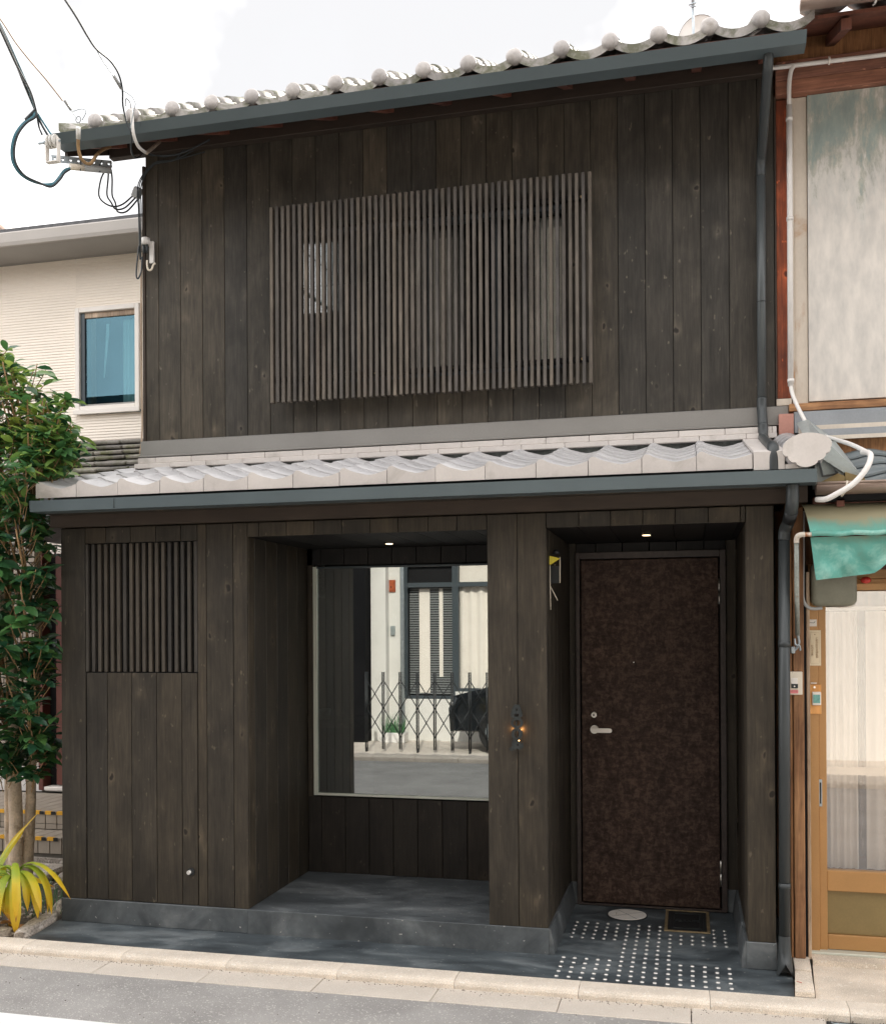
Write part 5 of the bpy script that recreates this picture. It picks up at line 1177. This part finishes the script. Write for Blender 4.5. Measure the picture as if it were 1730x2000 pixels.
# bed stones
def rock(x, y, z, s, seed, label, rz=0):
    bm = bmesh.new(); bmesh.ops.create_icosphere(bm, subdivisions=3, radius=1)
    for v in bm.verts:
        v.co = Vector((max(-.8, min(.8, v.co.x)), max(-.75, min(.75, v.co.y)), max(-.7, min(.7, v.co.z))))
        v.co *= 1+.16*mnoise.noise(v.co*1.6+Vector((seed, 0, 0))); v.co = Vector((v.co.x*s[0], v.co.y*s[1], v.co.z*s[2]))
    me = bpy.data.meshes.new('rock'); bm.to_mesh(me); bm.free(); me.materials.append(M['stone']); 
    o = link('rock', me, None, None, (x, y, z)); o.rotation_euler = (0, 0, rz); return tag(o, label, 'rock', 'rocks edging the planting bed')
rock(-3.695, -.14, .0, (.27, .06, .055), 1, 'long pale edging rock along the dark porch corner', R(99)); rock(-3.74, .26, .01, (.13, .07, .07), 2, 'grey rock against the plinth corner', R(70))
rock(-3.86, -.28, -.01, (.10, .05, .035), 3, 'small pale rock under the yellow leaves', .4); rock(-4.02, -.30, -.01, (.09, .06, .04), 4, 'small brownish rock at the left frame edge by the kerb', 1)
rock(-4.3, .02, .0, (.1, .08, .05), 5, 'rounded rock half buried left of the yellow plant', 2); rock(-3.85, .62, .0, (.12, .09, .06), 6, 'grey rock behind the yellow plant near the wall', 2)
# small pebbles and litter in the bed
bm = bmesh.new()
for i in range(420):
    x, y = random.uniform(-5.2, -3.62), random.uniform(-.33, 1.0)
    if x > -3.66+(-.333-y)*-.18: continue
    r_ = bmesh.ops.create_icosphere(bm, subdivisions=1, radius=random.uniform(.006, .018)); bmesh.ops.scale(bm, vec=(1, random.uniform(.7, 1.2), .55), verts=r_['verts']); bmesh.ops.translate(bm, vec=(x, y, -.015), verts=r_['verts'])
me = bpy.data.meshes.new('pebbles'); bm.to_mesh(me); bm.free(); me.materials.append(M['stone']); tag(link('pebbles', me), 'scattered pebbles and debris on the soil bed', 'pebbles', kind='stuff')
bm = bmesh.new()
for i in range(620):
    x = random.uniform(-4.4, 1.6); y = -.492-abs(random.gauss(0, .022)) if random.random() < .86 else random.uniform(-1.2, -.5)
    z = -.0425 if y > -.66 else -.0465
    r_ = bmesh.ops.create_icosphere(bm, subdivisions=0 if False else 1, radius=random.uniform(.001, .0034)); bmesh.ops.translate(bm, vec=(x, y, z), verts=r_['verts'])
me = bpy.data.meshes.new('grit'); bm.to_mesh(me); bm.free(); me.materials.append(M['dirt']); tag(link('grit', me), 'dark grit gathered along the kerb foot and on the road', 'grit', kind='stuff')
# ------------------------------------------------------------------ tree
TR = thing('evergreen_tree', (-4.25, .45, -.02), 'evergreen tree with pale triple trunk and glossy leaves beside the timber wall', 'tree')
trunk_top = []
tk = tube('trunk', [(-4.23, .36, -.03), (-4.215, .36, .2), (-4.21, .36, .5), (-4.22, .35, .9), (-4.20, .33, 1.3), (-4.25, .3, 1.9), (-4.30, .26, 2.5), (-4.33, .22, 3.2)], [.068, .046, .043, .042, .038, .032, .022, .01], 'bark', TR, 18, 8)
tube('trunk', [(-4.18, .39, -.03), (-4.165, .41, .2), (-4.145, .42, .6), (-4.12, .40, .95), (-4.03, .34, 1.6), (-3.98, .27, 2.3), (-3.93, .2, 2.8)], [.055, .036, .032, .03, .025, .018, .008], 'bark', TR, 14, 8)
tube('trunk', [(-4.26, .40, -.03), (-4.28, .41, .15), (-4.31, .42, .35), (-4.31, .42, .8), (-4.30, .42, 1.5), (-4.42, .4, 2.3), (-4.52, .35, 3.1)], [.045, .028, .025, .024, .022, .017, .008], 'bark', TR, 14, 8)
tube('branch_stub', [(-4.185, .36, .36), (-4.155, .33, .40), (-4.145, .32, .415)], .014, 'bark', TR, 8, 2)
BL = [(-4.50, .25, 3.35, .40, .42), (-4.30, .20, 3.20, .40, .42), (-4.02, .15, 3.10, .32, .34), (-3.80, .12, 3.00, .24, .22), (-4.25, .15, 2.80, .48, .42), (-3.86, .08, 2.66, .30, .26), (-3.63, .0, 2.80, .16, .14), (-4.2, .08, 2.35, .42, .42), (-3.86, -.05, 2.22, .26, .30),
      (-4.2, .08, 1.95, .42, .40), (-3.86, .0, 1.78, .24, .36), (-4.16, .1, 1.55, .40, .36), (-3.86, .02, 1.35, .20, .30), (-4.2, .15, 1.18, .34, .24), (-3.93, .10, 1.02, .22, .18), (-4.16, .2, .92, .18, .12), (-3.68, -.02, 2.98, .20, .20), (-3.62, -.05, 2.86, .16, .10), (-3.64, -.12, 2.78, .16, .12), (-3.74, -.2, 2.62, .18, .14), (-4.6, .25, 2.9, .4, .6), (-4.6, .25, 2.0, .4, .7), (-4.55, .25, 1.3, .3, .4)]
def leafgeo():
    # pointed oval leaf folded along the midrib, 1 long, lying in +X, up +Z
    L_ = [(0, 0, 0), (.22, 0, .012), (.5, 0, .0), (.78, 0, -.05), (1, 0, -.14)]
    W_ = [0, .13, .19, .13, 0]; vs = []; fs = []
    for (x, y, z), w_ in zip(L_, W_): vs += [(x, -w_, z+.05*w_/.19), (x, 0, z), (x, w_, z+.05*w_/.19)]
    for i in range(4):
        a = 3*i; fs += [(a, a+1, a+4, a+3), (a+1, a+2, a+5, a+4)]
    return [Vector(v) for v in vs], fs
LV, LF = leafgeo()
leaf_me = bpy.data.meshes.new('leaf'); leaf_me.from_pydata(LV, [], LF); leaf_me.materials.append(M['leaf']); leaf_me.polygons.foreach_set('use_smooth', [True]*len(LF)); leaf_me.update()
leaves = []; twigs = []
rnd = random.Random(11)
def blocked(p):
    if p.x > -3.635 and p.y > -.03 and p.z < 2.42: return True
    if p.x > -3.68 and p.y > -.28 and 2.38 < p.z < 2.50+max(0, (p.y+.2))*.34+.09: return True
    if p.x > -3.60 and p.y > .85: return True
    return False
TRK = [(-4.24, .34), (-4.0, .3), (-4.45, .4)]
ncl = 0
vol = [b[3]*b[3]*b[4] for b in BL]
for bi, (bx_, by_, bz_, rx_, rz_) in enumerate(BL):
    k_ = int(16+vol[bi]*720)
    for q in range(k_):
        d = Vector((rnd.gauss(0, 1), rnd.gauss(0, 1), rnd.gauss(0, 1))).normalized(); rr = rnd.uniform(.45, 1.0)**.6
        if d.y > .3 and rnd.random() < .35: continue
        c = Vector((bx_+d.x*rx_*rr, by_+d.y*rx_*rr*.9, bz_+d.z*rz_*rr))
        if blocked(c): continue
        base = c-Vector((d.x*.10, d.y*.10, .09+.05*rnd.random()))
        twigs.append((base, c))
        ax = (c-base).normalized(); nl = rnd.randint(6, 9); up_ = .35+.5*max(0, (c.z-2.6)) ; ph = rnd.uniform(0, 6.28)
        for l in range(nl):
            a = ph+l*2.4; out_d = Vector((math.cos(a), math.sin(a), rnd.uniform(-.75, .45)+up_*.35)).normalized()
            ln = rnd.uniform(.06, .135)*(1 if c.z > 2.3 else 1.08)
            pos = c-ax*rnd.uniform(0, .05)
            if blocked(pos+out_d*ln): continue
            xd = out_d; zd = (Vector((0, 0, 1))+Vector((rnd.uniform(-.6, .6), rnd.uniform(-.9, .3), 0))); zd = (zd-xd*zd.dot(xd)).normalized(); yd = zd.cross(xd)
            mt = Matrix((xd*ln, yd*ln*rnd.uniform(.95, 1.25), zd*ln)).transposed().to_4x4(); mt.translation = pos
            # random tone, paler towards the top as sunlight put into the colour
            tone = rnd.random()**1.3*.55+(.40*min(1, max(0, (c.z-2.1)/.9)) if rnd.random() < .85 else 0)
            if rnd.random() < .006: tone = .97
            leaves.append((mt, min(tone, .985)))
camp = Vector((0, -CAM_D, CAM_H))
def inview(p):
    q = CR @ (p-camp); u = 865+F_PX*q.x/q.z; v_ = CYP+F_PX*q.y/q.z; return -10 < u < 400 and 0 < v_ < 2000
leaves.sort(key=lambda t: (0 if inview(t[0].translation) else 1, (t[0].translation-camp).length))
cr = sub('crown', TR, (-4.2, .1, 2.2)); cw = Vector((-4.2, .1, 2.2))
for mt, tone in leaves[:300]:
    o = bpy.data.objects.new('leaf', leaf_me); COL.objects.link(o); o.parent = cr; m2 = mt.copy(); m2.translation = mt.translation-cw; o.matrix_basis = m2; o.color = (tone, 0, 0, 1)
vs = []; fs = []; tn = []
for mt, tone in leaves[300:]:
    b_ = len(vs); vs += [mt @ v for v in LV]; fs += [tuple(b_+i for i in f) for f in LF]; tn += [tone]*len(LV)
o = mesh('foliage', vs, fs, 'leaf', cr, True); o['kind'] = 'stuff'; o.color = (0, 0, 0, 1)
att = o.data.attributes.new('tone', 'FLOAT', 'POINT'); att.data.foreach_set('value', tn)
vs = []; fs = []
for a, b in twigs:
    g, f = tube_geo([a, (a+b)/2+Vector((.006, 0, .004)), b], .0028, 4); k_ = len(vs); vs += g; fs += [tuple(k_+i for i in q) for q in f]
for (bx_, by_, bz_, rx_, rz_) in BL:
    for q in range(5):
        t0 = min(TRK, key=lambda t: abs(t[0]-bx_)); zb = bz_-rz_*.9; s_ = Vector((t0[0]-.02*(zb-1), t0[1], max(.9, zb-.15))); e_ = Vector((bx_+rnd.uniform(-.6, .6)*rx_, by_+rnd.uniform(-.8, .4)*rx_, bz_+rnd.uniform(-.2, .7)*rz_))
        if blocked(e_): continue
        g, f = tube_geo([s_, s_*.5+e_*.5+Vector((0, 0, -.04)), e_], [.012, .008, .004], 6); k_ = len(vs); vs += g; fs += [tuple(k_+i for i in qq) for qq in f]
o = mesh('twigs', vs, fs, 'twig', cr, True); o['kind'] = 'stuff'
# ------------------------------------------------------------------ yellowing strap-leaved plant
SP = thing('yellow_strap_plant', (-3.98, -.02, 0), 'drooping strap leaved plant turning yellow at the foot of the tree', 'plant')
def strap(base, az, ln, wd, arch, lift, seed):
    n = 16; vs = []; fs = []; uv = []; p = Vector(base); rr = random.Random(seed)
    for i in range(n+1):
        t = i/n; el = lift-arch*(1-(1-t)**2.1)
        w_ = wd*min(1, .30+1.5*t)*(1 if t < .72 else max(.03, 1-((t-.72)/.28)**1.6))
        d = Vector((math.cos(az)*math.cos(el), math.sin(az)*math.cos(el), math.sin(el))); s = Vector((-math.sin(az), math.cos(az), 0)); nn = s.cross(d)
        vs += [p-s*w_/2+nn*w_*.16, p.copy(), p+s*w_/2+nn*w_*.16]; uv += [(0, t), (.5, t), (1, t)]
        p = p+d*(ln/n); az += rr.uniform(-.03, .03)
        if p.z < -.01: p.z = -.01
    for i in range(n): a = 3*i; fs += [(a, a+1, a+4, a+3), (a+1, a+2, a+5, a+4)]
    o = mesh('leaf', vs, fs, 'strap', SP, True)
    ul = o.data.uv_layers.new(name='UVMap')
    for lp in o.data.loops: ul.data[lp.index].uv = uv[lp.vertex_index]
    return o
b_ = (-3.88, -.10, .29)
tube('stem', [(-3.895, -.09, -.02), (-3.885, -.095, .15), (-3.88, -.10, .33)], [.03, .026, .016], 'tape_y', SP, 10, 4)
spec = [(-.1, .52, .062, 2.3, .95), (-.45, .50, .075, 2.45, 1.0), (-.9, .48, .07, 2.5, .95), (-1.35, .52, .065, 2.55, 1.0), (-1.75, .50, .07, 2.5, .9), (-2.2, .52, .075, 2.4, .8), (-2.7, .54, .07, 2.2, .75), (3.0, .52, .06, 2.0, .8), (.35, .50, .04, 2.2, .8), (-.7, .42, .06, 2.5, .8), (-1.15, .40, .07, 2.5, .7), (-1.95, .42, .07, 2.5, .7), (2.6, .45, .05, 2.1, .9), (-1.55, .60, .06, 2.45, .8), (-2.5, .40, .07, 2.4, .6), (-.25, .58, .05, 2.4, 1.2), (-1.0, .62, .055, 2.5, 1.25), (-2.0, .60, .05, 2.5, 1.2), (-1.6, .36, .06, 2.6, .5), (-.6, .56, .05, 2.55, 1.1), (.0, .44, .045, 2.5, .7)]
for i, (az, ln, wd, ar, lf) in enumerate(spec): strap((b_[0]+.012*math.cos(az), b_[1]+.012*math.sin(az), b_[2]-.02*(i % 4)), az+random.uniform(-.15, .15), ln*random.uniform(.8, 1.12), wd*random.uniform(.68, .95), ar*random.uniform(1.0, 1.12), lf*random.uniform(.8, 1.35), i)
SP2 = thing('tall_strap_plant', (-4.2, -.05, 0), 'taller pair of yellow strap leaves rising at the left frame edge', 'plant'); SPo = SP; SP = SP2
for i, (az, ln, wd, ar, lf) in enumerate(((.5, .62, .055, .7, 1.5), (1.6, .55, .05, 1.0, 1.45), (2.6, .5, .05, 1.4, 1.3), (.1, .48, .07, 1.9, 1.45), (-1.3, .46, .065, 2.3, 1.3), (-.6, .42, .07, 2.3, 1.3))): strap((-4.10+.012*i, -.04, .12), az, ln, wd, ar, lf, i+40)
SP = SPo
# fallen dry leaves round the plant
for i, (x, y, rz) in enumerate(((-3.80, -.25, .3), (-3.90, -.20, 1.2), (-3.72, -.02, 2.2), (-3.78, .08, .8), (-3.99, -.27, 2.8), (-3.70, .16, 1.9))):
    vs = []; fs = []
    for k in range(7):
        t = k/6; w_ = .016*math.sin(math.pi*min(1, t*1.05+.02)); vs += [(x+math.cos(rz)*.11*t-math.sin(rz)*w_, y+math.sin(rz)*.11*t+math.cos(rz)*w_, .012+.02*math.sin(t*3+i)), (x+math.cos(rz)*.11*t+math.sin(rz)*w_, y+math.sin(rz)*.11*t-math.cos(rz)*w_, .006+.012*math.sin(t*4+i))]
    for k in range(6): fs.append((2*k, 2*k+1, 2*k+3, 2*k+2))
    tag(mesh('fallen_leaf', vs, fs, 'drybrown', None, True), 'dry curled brown leaf fallen on the soil around the yellow plant', 'leaf', 'dry leaves fallen around the yellow plant')
# tufts of grass behind
bm_v = []; bm_f = []
for i in range(260):
    x, y = random.uniform(-4.4, -3.70), random.uniform(.05, .7); h_ = random.uniform(.05, .15); a = random.uniform(0, 6.28); k_ = len(bm_v)
    bm_v += [Vector((x-.003, y, -.02)), Vector((x+.003, y, -.02)), Vector((x+.04*math.cos(a), y+.04*math.sin(a), h_))]; bm_f.append((k_, k_+1, k_+2))
tag(mesh('grass', bm_v, bm_f, 'green'), 'thin dark green grass tufts in the soil behind the yellow plant', 'grass', kind='stuff')
# ================================================================== ACROSS THE STREET (seen in the shop window, plus unseen bulk added for the light)
OP = thing('opposite_white_house', (-3, -9, 0), 'white rendered house across the street, mirrored in the shop window', 'house')
YO = -8.0
def opw(x0, x1, z0, z1, m='plaster', y0=-8.2, y1=YO, nm='wall', par=OP): return box(nm, x0, x1, y0, y1, z0, z1, m, par, 0)
opw(-4.56, -4.32, 0, 3.0); opw(-4.80, -4.56, 0, 3.1, y1=YO+.18, nm='buttress'); opw(-4.80, 5.5, 3.15, 8.2, 'upstairs', nm='upper_wall')  # upper storey is unseen, added tall and dark to cut bounced light
for i in range(5): box('upper_window', -3.9+i*1.9, -3.0+i*1.9, YO+.001, YO+.03, 4.3, 5.5, 'frame', OP, 0)
opw(-4.32, -3.50, 0, .66); opw(-3.50, -1.9, 0, .78); opw(-4.32, -1.9, 2.9, 3.1); opw(-1.9, 5.5, 0, 3.1); opw(-4.80, 5.5, 3.1, 3.149, 'slate', y1=YO+.35, nm='belt_course')
for (a, b, z0, z1) in ((-4.32, -3.5, .66, 2.9), (-3.5, -1.9, .78, 2.9)):
    wf = sub('front_window', OP, (a, YO, z0))
    for (p_, q_, r_, s_) in ((a, a+.05, z0, z1), (b-.05, b, z0, z1), (a+.0505, b-.0505, z0, z0+.05), (a+.0505, b-.0505, z1-.05, z1), (a+.0505, b-.0505, 2.40, 2.47)): box('window_frame', p_, q_, YO-.1, YO-.02, r_, s_, 'frame', wf, 0)
    if a < -4:
        z = z0+.07
        while z < 2.38: o = box('blind_slat', a+.06, b-.06, YO-.15, YO-.13, z, z+.024, 'blind', wf, 0); z += .038
        opw(a, b, z0, z1, 'void', YO-.22, YO-.2, 'window_back', wf); box('hanging_cloth', -4.1, -3.93, YO-.125, YO-.12, .75, 2.38, 'curtain', wf, 0); box('hanging_cloth', -3.78, -3.72, YO-.125, YO-.12, 1.0, 2.38, 'curtain', wf, 0)
    else: curtain('curtain', a+.05, b-.05, YO-.13, z0+.05, 2.40, 'curtain', wf, 10, .02); box('transom_panel', a+.05, b-.05, YO-.14, YO-.13, 2.47, z1-.05, 'curtain', wf, 0)
box('sign_plate', -4.55, -4.45, YO+.001, YO+.02, 2.33, 2.52, 'redpost', OP, 0); box('intercom', -4.53, -4.46, YO+.001, YO+.03, 1.65, 1.8, 'tin', OP, .004)
tube('drainpipe', [(-4.33, YO+.05, 0), (-4.33, YO+.05, 6.6)], .035, 'galv', OP, 10, 1)
opw(-4.9, 5.6, 8.2, 8.35, 'slate', -9.5, YO+.5, 'eave'); opw(-4.8, 5.5, 0, 8.2, 'plaster', -12, -8.4, 'house_body')
DK = thing('opposite_dark_house', (-8, -9, 0), 'dark clad house across the street left of the white one', 'house')
opw(-16, -4.82, 0, 6.7, 'darkwall', -12, -7.6, 'wall', DK)
GH = thing('added_grey_house', (9, -9, 0), 'unseen grey house added across the street to close off the sky', 'house'); opw(5.65, 15, 0, 7.4, 'darkwall' if False else 'lead', -12, -7.8, 'wall', GH)  # unseen block added to close the sky gap beside the white house
GT = thing('folding_gate', (-3.5, -6.5, 0), 'black folding lattice gate on castors across the street', 'gate')
gxs = [-4.45+.25*i for i in range(8)]
for i, x in enumerate(gxs):
    tube('post', [(x-.012, -6.5, .05), (x-.012, -6.5, 1.14)], .011, 'black', GT, 8, 1); tube('post', [(x+.014, -6.5, .05), (x+.014, -6.5, 1.14)], .009, 'black', GT, 8, 1)
    if i % 3 == 0: disc('castor', (x, -6.5, .035), .035, .02, 'x', 'rubber', GT, 14)
    if i < 7:
        for z in (.22, .62):
            tube('lattice_bar', [(x, -6.48, z), (x+.25, -6.48, z+.40)], .007, 'black', GT, 6, 1); tube('lattice_bar', [(x, -6.52, z+.40), (x+.25, -6.52, z)], .007, 'black', GT, 6, 1)
CA = thing('parked_car', (-1.3, -7.1, 0), 'dark parked car behind the folding gate across the street', 'car')
prof = [(-3.28, .30), (-3.30, .62), (-3.22, .80), (-2.75, .92), (-2.35, .98), (-1.75, 1.42), (-.2, 1.46), (.55, 1.05), (.85, .98), (.92, .5), (.88, .28)]
bm = bmesh.new()
for y, s in ((-7.82, .0), (-7.72, 1), (-6.72, 1), (-6.62, 0)):
    pass
vs = []; fs = []; n = len(prof)
for y, ins in ((-7.80, .06), (-7.74, .0), (-6.70, .0), (-6.64, .06)):
    for x, z in prof: vs.append((x+(ins if x < -1 else -ins), y+((z-.9)*.12*(-1 if y > -7 else 1) if z > .95 else 0), z-(ins*.5 if z > .6 else -ins*.3)))
for r_ in range(3):
    for k in range(n): a = r_*n+k; b = r_*n+(k+1) % n; fs.append((a, b, b+n, a+n))
fs += [tuple(range(n)), tuple(range(4*n-1, 3*n-1, -1))]
cbd = mesh('body', vs, fs, 'carpaint', CA)
prism('side_glass', [(-2.2, 1.0), (-1.72, 1.36), (-.25, 1.39), (.35, 1.04)], 'y', -6.71, -6.675, 'frame', CA)
for x in (-2.55, .2):
    wl = disc('wheel', (x, -6.70, .31), .30, .20, 'y', 'rubber', CA, 32); disc('rim', (x, -6.59, .31), .20, .02, 'y', 'galv', wl, 24)
    for k in range(5):
        a = 2*math.pi*k/5; tube('spoke', [(x, -6.575, .31), (x+.18*math.cos(a), -6.575, .31+.18*math.sin(a))], .016, 'steel', wl, 6, 1)
sphere('headlight', (-3.18, -6.72, .68), (.12, .07, .06), 'steel', CA, 12)
PP = thing('potted_plant', (-4.35, -7.7, 0), 'spiky green plant in a pale trough across the street', 'plant')
box('trough', -4.6, -4.2, -7.8, -7.6, .013, .16, 'pvc', PP, .006); vs = []; fs = []
for i in range(60):
    a = random.uniform(0, 6.28); x = random.uniform(-4.55, -4.25); k_ = len(vs); vs += [Vector((x-.008, -7.7, .15)), Vector((x+.008, -7.7, .15)), Vector((x+.12*math.cos(a), -7.7+.1*math.sin(a), random.uniform(.3, .5)))]; fs.append((k_, k_+1, k_+2))
o = mesh('leaves', vs, fs, 'green', PP); o['kind'] = 'stuff'
